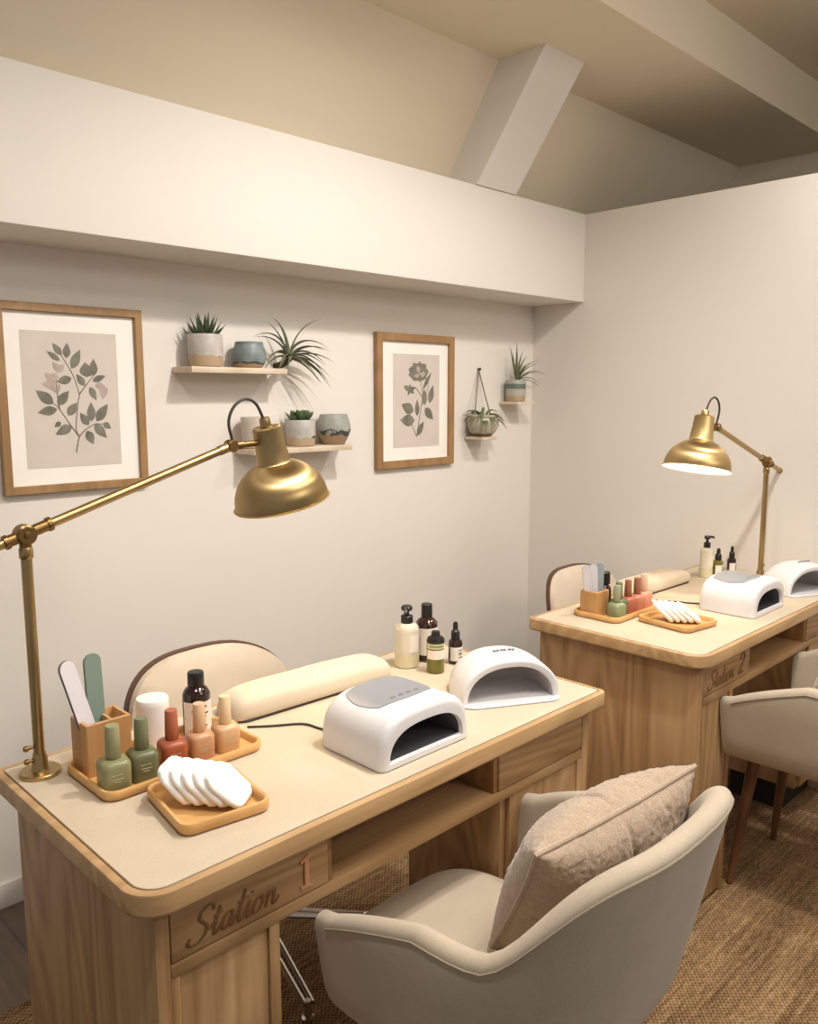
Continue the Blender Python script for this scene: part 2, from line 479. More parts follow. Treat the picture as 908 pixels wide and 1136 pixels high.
def make_desk(name, label, loc, num):
    t = thing(name, label, 'desk', loc, 0, 'manicure desks')
    rad = [.055, .022, .022, .022]
    # top with a fine groove around the inset mat
    bm = bmesh.new()
    a = (0, DL, 0, DD)
    o = lambda i, z: ring(rr_in(*a, rad, i), z)
    loft(bm, [o(.010, .713), o(.002, .716), o(0, .720), o(0, .7455), o(.0012, .7488), o(.004, DH), o(.0125, DH), o(.0132, .7455), o(.0185, .7455)])
    obj('tabletop', bm, M['oak_rim'], t, 24)
    bm = bmesh.new()
    loft(bm, [o(.0160, .7455), o(.0160, .7500), o(.0166, .7506)])
    obj('desk_mat', bm, M['mat'], t, 40)
    y0 = .022
    # end panel + pedestal box (left)
    bm = bmesh.new()
    box(bm, (.030, y0 + .002, RUG), (.052, DD - .03, .714), .001)
    obj('end_panel', bm, M['oak_v'], t)
    bm = bmesh.new()
    box(bm, (.052, y0, RUG), (.066, y0 + .02, .612), .0008)          # stile
    box(bm, (.217, y0, RUG), (.236, y0 + .02, .612), .0008)
    box(bm, (.066, y0, .604), (.217, y0 + .02, .612), .0006)
    box(bm, (.217, y0 + .02, RUG), (.236, DD - .04, .612), .0008)     # inner side
    box(bm, (.052, DD - .055, RUG), (.217, DD - .04, .612), .0008)    # back
    box(bm, (.030, y0 - .001, RUG), (.0515, y0 + .0025, .714), .0008)   # corner post face
    obj('pedestal', bm, M['oak_v'], t)
    bm = bmesh.new(); box(bm, (.068, y0 + .004, RUG + .012), (.2152, y0 + .02, .6022), .001)
    obj('door', bm, M['oak_v'], t)
    # apron: rails, cubby, drawers
    bm = bmesh.new()
    box(bm, (.0523, y0 - .001, .605), (1.0626, y0 + .36, .625), .0012)     # lower board
    box(bm, (.0523, y0 + .003, .708), (1.0626, y0 + .30, .714), .0006)
    obj('shelf_board', bm, M['oak_h'], t)
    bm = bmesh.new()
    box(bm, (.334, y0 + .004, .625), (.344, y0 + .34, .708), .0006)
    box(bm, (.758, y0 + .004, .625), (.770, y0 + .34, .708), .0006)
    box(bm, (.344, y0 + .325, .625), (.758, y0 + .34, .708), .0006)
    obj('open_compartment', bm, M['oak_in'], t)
    bm = bmesh.new(); box(bm, (.054, y0, .628), (.333, y0 + .30, .7062), .0012)
    dl = obj('drawer', bm, M['oak_h'], t)
    # raised writing on the left drawer front, darkened to read as shaded carving
    bm = bmesh.new()
    h = .047
    stroke_text(bm, ital(STATION), T(.076, y0 - .0004, .640) @ Matrix.Scale(h, 4), .052, .55)
    if num == 2:
        b2 = bmesh.new(); stroke_text(b2, ital(NUM2), T(.262, y0 - .0004, .640) @ Matrix.Scale(.056, 4), .07, .5)
        obj('numeral', b2, M['carve_shade'], dl, 60)
    obj('lettering', bm, M['carve_shade'], dl, 60)
    if num == 1:
        bm = bmesh.new(); numeral_1(bm, T(.288, y0, .640) @ Matrix.Diagonal((.052, 1, .054, 1)))
        obj('numeral', bm, M['copper'], dl, 30)['label'] = 'copper numeral 1'
    bm = bmesh.new(); box(bm, (.771, y0, .628), (1.062, y0 + .30, .7062), .0012)
    obj('drawer', bm, M['oak_h'], t)
    # right pedestal
    bm = bmesh.new()
    px = .79
    box(bm, (px, y0 + .012, .11), (px + .018, y0 + .276, .6045), .0008)
    box(bm, (px + .018, y0 + .261, .11), (1.0626, y0 + .276, .6045), .0008)
    box(bm, (px + .018, y0 + .02, .11), (1.0626, y0 + .261, .13), .0008)
    box(bm, (1.046, y0 - .001, .11), (1.0626, y0 + .02, .6045), .0008)
    obj('pedestal', bm, M['oak_v'], t)
    bm = bmesh.new(); box(bm, (px + .02, y0 + .003, .115), (1.045, y0 + .02, .603), .0012)
    obj('door', bm, M['oak_v'], t)
    bm = bmesh.new(); box(bm, (1.063, y0 - .001, RUG), (1.086, DD - .03, .714), .001)
    obj('end_panel', bm, M['oak_v'], t)
    bm = bmesh.new(); box(bm, (px + .03, y0 + .06, RUG), (1.0625, y0 + .24, .11))  # dark block standing in for the shadowed gap under the pedestal
    obj('gap_shade', bm, M['gap_shade'], t)
    return t
D1 = V((-2.6175, -1.348, 0)); D2 = V((-1.1218, -1.3975, 0))
make_desk('manicure_desk', 'oak manicure desk carved Station 1, nearest the camera', D1, 1)
make_desk('manicure_desk', 'oak manicure desk carved Station 2, farther back by the right wall', D2, 2)
ZD = .7506        # mat surface

# ------------------------------------------------------------------ desk lamps
def make_lamp(label, loc, mir):
    t = thing('desk_lamp', label, 'lamp', loc, 0, 'brass desk lamps')
    s = mir
    J = V((.0, 0, .427)); E = V((.410 * s, 0, .559))
    bm = bmesh.new(); lathe(bm, [(.034, 0), (.0345, .002), (.0345, .006), (.033, .008), (.016, .0095), (.014, .013), (.013, .03), (.0115, .034), (.0105, .04)])
    obj('base', bm, M['brass'], t)
    bm = bmesh.new(); cyl(bm, (0, 0, .04), (0, 0, .40), .0092, 20)
    lathe(bm, [(.0098, .385), (.0115, .388), (.0115, .402), (.0098, .406)], 20)
    obj('pole', bm, M['brass'], t)
    bm = bmesh.new()
    for z in (.028, .052):
        cyl(bm, (-.010 * s, 0, z), (-.020 * s, 0, z), .003); lathe(bm, [(.0, 0), (.005, .001), (.0055, .004), (.004, .008), (0, .009)], 14, mat=T(-.018 * s, 0, z) @ RY(-pi / 2 * s))
    obj('clamp_knob', bm, M['brass_dark'], t)
    # joint hub: a disc across the arm with fork sleeves
    bm = bmesh.new()
    lathe(bm, [(.006, -.013), (.014, -.013), (.0175, -.010), (.0175, .010), (.014, .013), (.006, .013), (.005, .016), (0, .0165)], 28, mat=T(*J) @ RX(pi / 2))
    cyl(bm, J - V((0, 0, .03)), J - V((0, 0, .012)), .010)
    d = (E - J).normalized()
    cyl(bm, J + d * .012, J + d * .045, .0102); cyl(bm, J + d * .040, J + d * .047, .0125)
    cyl(bm, J - d * .012, J - d * .034, .0102); cyl(bm, J - d * .029, J - d * .036, .0125)
    obj('joint', bm, M['brass_dark'], t)
    bm = bmesh.new()
    cyl(bm, J + d * .045, E - d * .004, .0085); cyl(bm, J - d * .034, J - d * .125, .0082)
    cyl(bm, J - d * .125, J - d * .133, .010)
    cyl(bm, E - d * .03, E - d * .008, .0098)
    obj('arm', bm, M['brass'], t)
    bm = bmesh.new()
    lathe(bm, [(.004, -.012), (.010, -.012), (.0125, -.009), (.0125, .009), (.010, .012), (.004, .012)], 24, mat=T(*E) @ RX(pi / 2))
    N = E + V((.093 * s, 0, .004))
    cyl(bm, E + V((.01 * s, 0, 0)), N - V((.018 * s, 0, 0)), .0062); cyl(bm, E + V((.012 * s, 0, .0)), E + V((.026 * s, 0, .001)), .0085)
    obj('elbow', bm, M['brass_dark'], t)
    # shade: axis tilted, open end swings outward
    A = T(*N) @ RY(-radians(13) * s)
    bm = bmesh.new()
    prof = [(.006, .052), (.010, .052), (.0115, .048), (.0120, .034), (.027, .033), (.0300, .030), (.0315, .0), (.0355, -.040), (.0365, -.043), (.038, -.045)]
    t0 = math.asin(.38)
    sph = lambda R, H, z0, k: (R * sin(t0 + (pi / 2 - t0) * k), z0 - H * (cos(t0) - cos(t0 + (pi / 2 - t0) * k)) / cos(t0))
    for k in range(1, 15): prof.append(sph(.100, .084, -.045, k / 14))
    prof += [(.1030, -.1300), (.1045, -.1315), (.1035, -.1332)]
    lathe(bm, prof, 64, cap1=False)
    sh = obj('shade', bm, M['brass_shade'], t, 30); sh.matrix_local = A
    bm = bmesh.new()
    ip = [(.1035, -.1332), (.097, -.129)] + [sph(.098, .082, -.047, k / 12) for k in range(12, -1, -1)] + [(.026, -.03), (.002, -.028)]
    lathe(bm, ip, 48, mat=A, cap0=False)
    obj('shade_lining', bm, M['shade_in'], t)
    bm = bmesh.new()
    lathe(bm, [(.0, -.118), (.014, -.115), (.022, -.102), (.024, -.088), (.018, -.068), (.012, -.055), (.012, -.03)], 24, mat=A)
    obj('bulb', bm, M['bulb'], t)
    bm = bmesh.new()
    top = A @ V((0, 0, .052))
    tube(bm, catmull([E + V((.003 * s, 0, .010)), E + V((-.006 * s, -.003, .048)), E + V((.006 * s, -.005, .078)), E + V((.032 * s, -.005, .093)), E + V((.060 * s, -.003, .083)), top - V((0, 0, .006))], 10), .0031, 10)
    obj('cable', bm, M['cord'], t)
    li = bpy.data.lights.new('bulb_light', 'POINT'); li.energy = 1.3; li.color = (1, .84, .64); li.shadow_soft_size = .024
    lo = bpy.data.objects.new('bulb_light', li); COL.objects.link(lo); lo.parent = t; lo.location = A @ V((0, 0, -.123))
    return t
def bulb_mat():
    t = NT('lit_bulb'); t.base((255, 240, 214)); t.set(Emission_Strength=12.0, Roughness=.4); t.b.inputs['Emission Color'].default_value = s2l((255, 226, 180)); return t.m
M['bulb'] = bulb_mat()
make_lamp('brass desk lamp on the Station 1 desk, arm reaching right across the wall', (-2.560, -.868, ZD), 1)
make_lamp('brass desk lamp on the Station 2 desk, smaller in view, arm reaching left', (-.122, -1.125, ZD), -1)

# ------------------------------------------------------------------ trays
def make_tray(name, label, loc, rz, w, d, h, rad, group):
    bm = bmesh.new()
    a = (-w / 2, w / 2, -d / 2, d / 2)
    o = lambda i, z: ring(rr_in(*a, rad, i), z)
    loft(bm, [o(.008, 0), o(.003, .002), o(0, .007), o(0, h - .002), o(.0015, h), o(.006, h), o(.0075, h - .0015), o(.0095, .006), o(.013, .005)])
    t = obj(name, bm, M['bamboo'], None, 45); t.location = loc; t.rotation_euler = (0, 0, rz)
    return tagp(t, label, 'tray', group)
TZ = ZD + .005
make_tray('polish_tray', 'long bamboo tray under the polish bottles on the Station 1 desk', (-2.374, -.976, ZD), 0, .310, .178, .018, .026, 'polish trays')
make_tray('polish_tray', 'long bamboo tray under the polish bottles on the Station 2 desk', (-.856, -.998, ZD), 0, .300, .160, .018, .026, 'polish trays')
make_tray('cotton_pad_tray', 'small bamboo tray of cotton pads at the front of the Station 1 desk', (-2.408, -1.170, ZD), radians(-8), .152, .172, .020, .022, 'cotton pad trays')
make_tray('cotton_pad_tray', 'small bamboo tray of cotton pads at the front of the Station 2 desk', (-.862, -1.190, ZD), radians(-8), .156, .178, .018, .022, 'cotton pad trays')

# ------------------------------------------------------------------ file holder + files
def make_holder(label, loc, rz, w=.082, d=.066, h=.094):
    t = thing('file_holder', label, 'holder', loc, rz, 'file holders')
    bm = bmesh.new()
    o = lambda i, z: ring(rr_in(-w / 2, w / 2, -d / 2, d / 2, .003, i, 3), z)
    loft(bm, [o(.001, 0), o(0, .001), o(0, h - .001), o(.001, h), o(.006, h), o(.0065, h - .001), o(.0065, .008)])
    obj('box', bm, M['box_wood'], t, 40)
    bm = bmesh.new(); box(bm, (.008, -d / 2 + .006, .008), (.013, d / 2 - .006, h - .004), .0006)
    obj('divider', bm, M['box_wood'], t)
    return t
def make_file(name, label, base, tip, width, matf, mate, face=(0, -1, 0), group=None):
    """nail file: rounded flat stick from base to tip, face towards 'face'"""
    base, tip = V(base), V(tip); L = (tip - base).length
    z = (tip - base).normalized(); y = V(face); y = (y - z * y.dot(z)).normalized(); x = y.cross(z)
    m = Matrix((x.to_4d(), y.to_4d(), z.to_4d(), V((0, 0, 0, 1)))).transposed(); m.col[3][:3] = base
    for c in range(3): m[3][c] = 0
    t = thing(name, label, 'nail file', (0, 0, 0), 0, group)
    o2 = rrect(-width / 2, width / 2, 0, L, width * .49, 8)
    bm = bmesh.new()
    loft(bm, [[(a, -.0024, b) for a, b in o2], [(a, .0024, b) for a, b in o2]], mat=m)
    obj('core', bm, mate, t, 40)
    bm = bmesh.new()
    for s in (-1, 1):
        oi = rrect(-width / 2 + .0006, width / 2 - .0006, .0006, L - .0006, width * .48, 8)
        loft(bm, [[(a, s * .0024, b) for a, b in oi], [(a, s * .0030, b) for a, b in oi]], mat=m)
    obj('grit_face', bm, matf, t, 40)
    return t
M['file_white'] = plain('file_white', (214, 208, 212), .8, bump=.3, bscale=900)
M['file_green'] = plain('file_green', (124, 142, 128), .8, bump=.3, bscale=900)
M['file_grey'] = plain('file_grey', (150, 160, 164), .8, bump=.3, bscale=900)
M['file_core'] = plain('file_core', (120, 104, 100), .7)
hx, hy = -2.472, -.925
make_holder('wooden file holder on the Station 1 desk tray, beside the brass lamp', (hx, hy, TZ), 0)
make_file('nail_file', 'white nail file with a dark edge leaning left in the near holder', (hx - .010, hy - .010, TZ + .012), (hx - .054, hy + .010, TZ + .203), .031, M['file_white'], M['file_core'], (.25, -1, .1), 'nail files')
make_file('nail_file', 'green nail file standing in the near wooden holder', (hx + .000, hy + .012, TZ + .012), (hx - .002, hy + .020, TZ + .203), .032, M['file_green'], M['file_green'], (.1, -1, .1), 'nail files')
hx2, hy2 = -.962, -.972
make_holder('wooden file holder on the Station 2 desk tray', (hx2, hy2, TZ), 0, .066, .060, .075)
for k, (dx, tx, ml, lb) in enumerate([(-.018, -.036, 'file_white', 'pale nail file, leftmost of three in the far holder'), (-.004, -.016, 'file_white', 'white nail file, middle of three in the far holder'), (.012, .002, 'file_grey', 'grey nail file, rightmost of three in the far holder')]):
    make_file('nail_file', lb, (hx2 + dx * .7, hy2 + .004 - .006 * k, TZ + .012), (hx2 + tx, hy2 + .010 - .012 * k, TZ + .152 + .004 * k), .026, M[ml], M['file_grey'], (-1, -.75, .1), 'nail files')

# ------------------------------------------------------------------ polish bottles
def make_polish(label, loc, rz, c1, c2, s=1.0, ink=None):
    t = thing('polish_bottle', label, 'nail polish', loc, rz, 'nail polish bottles')
    mb, mc = polish_mat('polish_body', c1), polish_mat('polish_cap', c2)
    w = .0235 * s
    bm = bmesh.new(); rings = []
    for r, z, k in [(.86, 0, .5), (.95, .0012, .5), (.985, .004, .5), (1.0, .03, .5), (1.0, .041, .5), (.965, .0455, .55), (.86, .0490, .65), (.66, .0510, .85), (.42, .0515, 1), (.40, .0535, 1)]:
        a = w * r; rings.append(ring(rrect(-a, a, -a, a, a * k, 6), z * s))
    loft(bm, rings); obj('bottle', bm, mb, t, 40)
    bm = bmesh.new()
    lathe(bm, [(.0112 * s, .0525 * s), (.0120 * s, .0535 * s), (.0116 * s, .080 * s), (.0108 * s, .1035 * s), (.0100 * s, .1048 * s), (.0, .1050 * s)], 28)
    obj('cap', bm, mc, t, 40)
    if ink:
        bm = bmesh.new()      # the small illegible print on the front
        for (x0, x1, z) in ((-.010, -.001, .030), (.001, .008, .030), (-.009, .009, .0235), (-.006, .004, .019)):
            box(bm, (x0 * s, -w - .0003, z * s), (x1 * s, -w + .0004, z * s + .0012))
        obj('print', bm, ink, t, smooth=False)
    return t
M['ink_pale'] = plain('pale_print', (186, 176, 140), .6)
P1 = [((-2.496, -1.022), (136, 134, 94), (144, 142, 104), 'sage green polish bottle, front left on the Station 1 desk tray', 1.06),
      ((-2.442, -1.016), (104, 108, 76), (112, 116, 84), 'dark moss green polish bottle between the sage and terracotta ones', 1.02),
      ((-2.384, -1.014), (160, 82, 52), (168, 92, 62), 'terracotta red polish bottle in the middle of the near row', 1.0),
      ((-2.330, -1.016), (194, 144, 106), (214, 174, 138), 'dusty pink polish bottle, second from the right in the near row', .98),
      ((-2.276, -1.016), (208, 166, 122), (226, 198, 158), 'pale nude polish bottle at the right end of the near row', .98)]
for (x, y), a, b, lb, s in P1: make_polish(lb, (x, y, TZ), radians(-9), a, b, s, M['ink_pale'])
P2 = [((-.958, -1.046), (140, 146, 110), (146, 150, 118), 'sage green polish bottle, front of the Station 2 desk tray', .95),
      ((-.915, -1.026), (92, 104, 78), (104, 114, 90), 'dark green polish bottle behind the sage one on the far tray', .95),
      ((-.868, -1.030), (168, 100, 78), (150, 92, 66), 'terracotta polish bottle with brown cap on the far tray', .95),
      ((-.822, -1.034), (190, 120, 98), (146, 94, 70), 'pink polish bottle with brown cap, second from right on far tray', .95),
      ((-.776, -1.030), (212, 150, 126), (222, 184, 158), 'pale pink polish bottle, right end of the far tray', .98)]
for (x, y), a, b, lb, s in P2: make_polish(lb, (x, y, TZ), radians(-12), a, b, s)

# white jar and dark bottle behind
def label_patch(bm, r, z0, z1, a0, a1, mi=0, n=16):
    rings = []
    for z in (z0, z1):
        pass
    inn = [(r * cos(a0 + (a1 - a0) * i / n), r * sin(a0 + (a1 - a0) * i / n)) for i in range(n + 1)]
    out = [((r + .0006) * cos(a0 + (a1 - a0) * i / n), (r + .0006) * sin(a0 + (a1 - a0) * i / n)) for i in range(n + 1)]
    sec = out + inn[::-1]
    loft(bm, [ring(sec, z0), ring(sec, z1)], mi)
CAMDIR = -2.25   # labels turned towards the room
bm = bmesh.new()
lathe(bm, [(.0285, 0), (.0300, .002), (.0302, .085), (.0300, .093), (.0285, .0965), (.024, .098), (0, .0985)], 40)
t = obj('white_jar', bm, M['white_jar'], None, 30); t.location = (-2.368, -.915, TZ); tagp(t, 'plain white cylindrical jar behind the moss green and terracotta polish bottles', 'jar')

t = thing('lotion_bottle', 'dark brown bottle with black cap and printed label on the near tray', 'bottle', (-2.276, -.915, TZ))
bm = bmesh.new(); lathe(bm, [(.025, 0), (.027, .002), (.027, .074), (.026, .083), (.021, .092), (.0145, .097), (.0135, .100)], 40); obj('bottle', bm, M['amber_dark'], t, 30)
bm = bmesh.new(); lathe(bm, [(.0155, .098), (.0160, .099), (.0158, .122), (.0145, .1245), (0, .125)], 32); obj('cap', bm, M['black'], t, 30)
bm = bmesh.new(); label_patch(bm, .027, .006, .070, CAMDIR - .9, CAMDIR + 1.5)
for k, (z, a0, a1) in enumerate([(.060, .1, .9), (.052, -.2, .7), (.047, .0, 1.0), (.041, .2, .8), (.022, -.1, .9), (.017, .1, .8)]): label_patch(bm, .0276, z, z + .0022, CAMDIR + a0, CAMDIR + a1, 1)
obj('label', bm, [M['paper_label'], M['ink']], t, 40)

# black-capped bottle on the far tray
t = thing('lotion_bottle', 'dark bottle with black cap behind the green polishes on the far tray', 'bottle', (-.893, -.962, TZ))
bm = bmesh.new(); lathe(bm, [(.020, 0), (.0215, .002), (.0215, .060), (.020, .070), (.012, .080), (.011, .083)], 32); obj('bottle', bm, M['amber_dark'], t, 30)
bm = bmesh.new(); lathe(bm, [(.0165, .081), (.0172, .082), (.0170, .116), (.0155, .118), (0, .1185)], 32); obj('cap', bm, M['black'], t, 30)

# ------------------------------------------------------------------ cotton pads
def pad_mesh(s, th):
    bm = bmesh.new()
    o = lambda i, z: ring(rr_in(-s / 2, s / 2, -s / 2, s / 2, s * .3, i, 7), z)
    loft(bm, [o(.010, -th * .5), o(.004, -th * .46), o(.0008, -th * .22), o(0, 0), o(.0008, th * .22), o(.004, th * .46), o(.010, th * .5)])
    bmesh.ops.triangulate(bm, faces=[f for f in bm.faces if len(f.verts) > 4])
    for v in bm.verts:
        v.co += V((0, 0, 1)) * (noise.fractal(v.co * 70, .8, 2, 3) * .0030) + V((noise.noise(v.co * 40 + V((3, 0, 0))), noise.noise(v.co * 40 + V((0, 5, 0))), 0)) * .0028
    return bm
pad0 = None
ORD = ['rearmost', 'second from the back', 'third from the back', 'fourth from the back', 'frontmost']
def place_pads(cx, cy, name, where, dirv, n=5, s=.062, th=.017, step=.0185, lean=40):
    global pad0
    dv = V(dirv).normalized()
    az = math.atan2(dv.y, dv.x)
    for k in range(n):
        t_ = k - (n - 1) / 2
        lb = 'white cotton pad, %s of the leaning row on the %s tray' % (ORD[k], where)
        if pad0 is None:
            o = obj('cotton_pad', pad_mesh(s, th), M['cotton'], None, 60); tagp(o, lb, 'cotton pad', 'cotton pads'); pad0 = o
        else:
            o = pad0.copy(); COL.objects.link(o); o['label'] = lb
        a = radians(lean + 1.5 * k)
        # pad normal points forward along dv and up
        R = RZ(az) @ RY(pi / 2 - a) @ RZ(radians(random.uniform(-6, 6)))
        zmin = .5 * s * sin(pi / 2 - a) + .5 * th * .7 * cos(pi / 2 - a)
        o.matrix_world = T(cx + dv.x * step * t_, cy + dv.y * step * t_, TZ + zmin + .0005) @ R
place_pads(-2.410, -1.168, 'a', 'near', (.46, -.58, 0), 5, .080, .0135, .0200, 44)
place_pads(-.862, -1.184, 'b', 'far', (.46, -.58, 0), 5, .074, .0125, .0185, 46)

# ------------------------------------------------------------------ arm cushion
def make_cushion(label, loc, rz, L, W, Hh):
    t = thing('arm_cushion', label, 'cushion', loc, rz, 'manicure arm cushions')
    bm = bmesh.new(); rings = []
    n = 28
    for i in range(n + 1):
        u = -1 + 2 * i / n
        e = (1 - abs(u) ** 7) ** .45 if abs(u) < 1 else 0
        e = max(e, .05)
        ex = u * L / 2
        sec = []
        m = 28
        for k in range(m):
            a = 2 * pi * k / m
            c, s_ = cos(a), sin(a)
            y = abs(c) ** .62 * (1 if c > 0 else -1) * W / 2 * (.72 + .28 * e)
            z = abs(s_) ** (.7 if s_ > 0 else .45) * (1 if s_ > 0 else -1)
            z = (z * Hh * .62 if z > 0 else z * Hh * .38) * (.35 + .65 * e)
            w = noise.noise(V((ex * 9, y * 14, z * 10))) * .0025
            sec.append((ex, y * (1 if abs(u) < .999 else .9), Hh * .38 + z + (w if z > 0 else 0)))
        mn = Hh * .38 * (1 - (.35 + .65 * e))
        rings.append([(x, y, max(z - mn * .9, 0.004)) for x, y, z in sec])
    loft(bm, rings); obj('pad', bm, M['arm_cushion'], t, 70)
    bm = bmesh.new(); o = lambda i, z: ring(rr_in(-L / 2 + .012, L / 2 - .012, -W / 2 + .004, W / 2 - .004, .018, i), z)
    loft(bm, [o(.001, 0), o(0, .001), o(0, .004), o(.002, .0055)]); obj('base', bm, M['cord'], t)
    return t
make_cushion('long cream arm cushion on the Station 1 desk, behind the nail lamp', (-1.982, -.892, ZD), radians(-2), .425, .105, .056)
make_cushion('long cream arm cushion at the back of the Station 2 desk', (-.520, -.918, ZD), radians(-1), .40, .10, .052)

# ------------------------------------------------------------------ box-shaped nail lamps
def se(w, h, n, m=36):     # super-ellipse arch outline, left foot to right foot
    out = []
    for i in range(m + 1):
        a = pi - pi * i / m
        c, s = cos(a), sin(a)
        out.append((w / 2 * abs(c) ** (2 / n) * (1 if c >= 0 else -1), h * abs(s) ** (2 / n)))
    return out
def make_box_lamp(label, loc, rz=0):
    t = thing('nail_lamp', label, 'nail lamp', loc, rz, 'box nail lamps')
    W, H, D, n = .234, .102, .180, 3.3
    bm = bmesh.new()
    def sec(w, h, y, z0=.003, nn=n): return [(x, y, z0 + z) for x, z in se(w, h - z0, nn)]
    rings = []
    for ins, y in [(.030, D), (.014, D - .003), (.005, D - .010), (0, D - .024), (0, .016), (.003, .006), (.009, .0012), (.016, 0)]:
        rings.append(sec(W - 2 * ins, H - ins * .9, y))
    rings.append([(x, 0, .0125 + z) for x, z in se(.194, .060, 2.6)])
    rings.append([(x, .010, .0135 + z) for x, z in se(.190, .058, 2.6)])
    loft(bm, rings, 0, True, False)
    obj('housing', bm, M['white_plastic'], t, 45)
    bm = bmesh.new()
    loft(bm, [[(x, y, .0135 + z) for x, z in se(w, h, 2.6)] for w, h, y in ((.190, .058, .0095), (.188, .058, .10), (.176, .052, .150))], 0, False, True)
    obj('lining', bm, M['dark_inner'], t, 45)['label'] = 'dark grey interior'
    bm = bmesh.new(); o = lambda i, z: ring(rr_in(-W / 2 + .002, W / 2 - .002, .002, D - .006, .012, i), z)
    loft(bm, [o(.002, 0), o(0, .001), o(0, .0045)]); obj('base_plate', bm, M['white_plastic'], t)
    # control panel following the top
    bm = bmesh.new()
    hz = lambda x: .003 + (H - .003) * (1 - min(1, abs(x) / (W / 2)) ** n) ** (1 / n)
    nu, nv = 22, 12; gr = []; lo = []
    for j in range(nv + 1):
        v = -1 + 2 * j / nv; row = []; row2 = []
        for i in range(nu + 1):
            u = -1 + 2 * i / nu
            k = sqrt(max(0, 1 - (u * u + v * v) / 2 * (1 if True else 0) + (u * u * v * v) * .0))
            uu = u * sqrt(1 - .30 * v * v); vv = v * sqrt(1 - .30 * u * u)
            x = -.004 + .080 * uu; y = .102 + .058 * vv
            row.append(bm.verts.new((x, y, hz(x) + .0016))); row2.append(bm.verts.new((x, y, hz(x) - .002)))
        gr.append(row); lo.append(row2)
    for g in (gr, lo):
        for j in range(nv):
            for i in range(nu): bm.faces.new((g[j][i], g[j][i + 1], g[j + 1][i + 1], g[j + 1][i]))
    def rim(g): return g[0][:-1] + [r[-1] for r in g[:-1]] + g[-1][:0:-1] + [r[0] for r in g[:0:-1]]
    ra, rb = rim(gr), rim(lo)
    for i in range(len(ra)):
        j = (i + 1) % len(ra); bm.faces.new((ra[i], ra[j], rb[j], rb[i]))
    pn = obj('control_panel', bm, M['grey_panel'], t, 40)
    for x in (-.030, -.010, .010, .030):
        bm = bmesh.new(); z = hz(x) + .0016
        lathe(bm, [(.0052, 0), (.005, .0006), (.004, .0008), (.0036, .0004), (0, .0004)], 16, mat=T(x, .062, z) @ Matrix.Diagonal((1.25, .8, 1, 1)))
        obj('button', bm, M['grey_mark'], pn)
    return t
make_box_lamp('white box-shaped nail lamp with grey top panel on the Station 1 desk', (-2.021, -1.297, ZD))
make_box_lamp('white box-shaped nail lamp with grey top panel on the Station 2 desk', (-.552, -1.333, ZD))

# ------------------------------------------------------------------ dome nail lamps
def make_dome_lamp(label, loc, rz):
    t = thing('nail_lamp', label, 'nail lamp', loc, rz, 'dome nail lamps')
    W = .228
    bm = bmesh.new(); rings = []
    def sec(w, h, y, n=2.25, z0=.004): return [(x, y, z0 + z) for x, z in se(w, h - z0, n)]
    D = .172
    for k in range(14):
        u = k / 13
        y = D * (1 - u)
        b = (1 - (1 - u) ** 3.2) ** (1 / 2.4) if u > 0 else .05
        b = max(b, .12)
        h = .107 * b - .012 * u ** 2
        rings.append(sec(W * (.30 + .70 * b), h, y))
    rings.append(sec(W - .004, .094, -.002)); rings.append(sec(W - .012, .090, -.003, 2.25))
    rings.append(sec(W - .026, .080, -.001)); rings.append(sec(W - .030, .078, .004))
    loft(bm, rings, 0, True, False)
    obj('housing', bm, M['white_plastic'], t, 50)
    bm = bmesh.new()
    loft(bm, [sec(W - .030, .078, .004), sec(W - .034, .077, .09), sec(W - .07, .066, .122), sec(W - .12, .05, .135)], 0, False, True)
    obj('lining', bm, M['lamp_inner'], t, 50)
    bm = bmesh.new()
    o = lambda i, z: ring(rr_in(-W / 2 - .001, W / 2 + .001, -.022, .138, [.03, .03, .07, .07], i), z)
    loft(bm, [o(.003, 0), o(0, .0015), o(0, .004), o(.002, .0055)]); obj('base_plate', bm, M['white_plastic'], t)
    bm = bmesh.new()      # small worn print on top
    for i, w in enumerate((.008, .006, .008, .004, .007, .006)):
        x = -.024 + i * .009; y = .050
        z = .004 + .0995 * (1 - (abs(x) / (W / 2)) ** 2.25) ** (1 / 2.25)
        box(bm, (x, y, z - .004), (x + w, y + .004, z + .0008), .0005)
    obj('print', bm, M['grey_panel'], t)
    return t
make_dome_lamp('white dome-shaped nail lamp at the right end of the Station 1 desk', (-1.702, -1.240, ZD), radians(-29))
make_dome_lamp('white dome-shaped nail lamp on the Station 2 desk, at the frame edge', (-.205, -1.340, ZD), radians(-24))

# power cords
def cord(label, pts):
    bm = bmesh.new(); tube(bm, catmull(pts, 8), .0024, 10)
    return tagp(obj('power_cord', bm, M['cord']), label, 'cord', 'nail lamp cords')
zc_ = ZD + .0025
cord('dark power cord running from the near cushion to the box nail lamp', [(-2.188, -.955, zc_), (-2.15, -.985, zc_), (-2.10, -1.02, zc_), (-2.09, -1.06, zc_), (-2.085, -1.095, zc_ + .002), (-2.080, -1.118, zc_ + .008)])
cord('dark power cord from the far cushion to the far box nail lamp', [(-.735, -.980, zc_), (-.70, -1.015, zc_), (-.645, -1.06, zc_), (-.625, -1.105, zc_), (-.615, -1.140, zc_ + .003), (-.612, -1.162, zc_ + .009)])

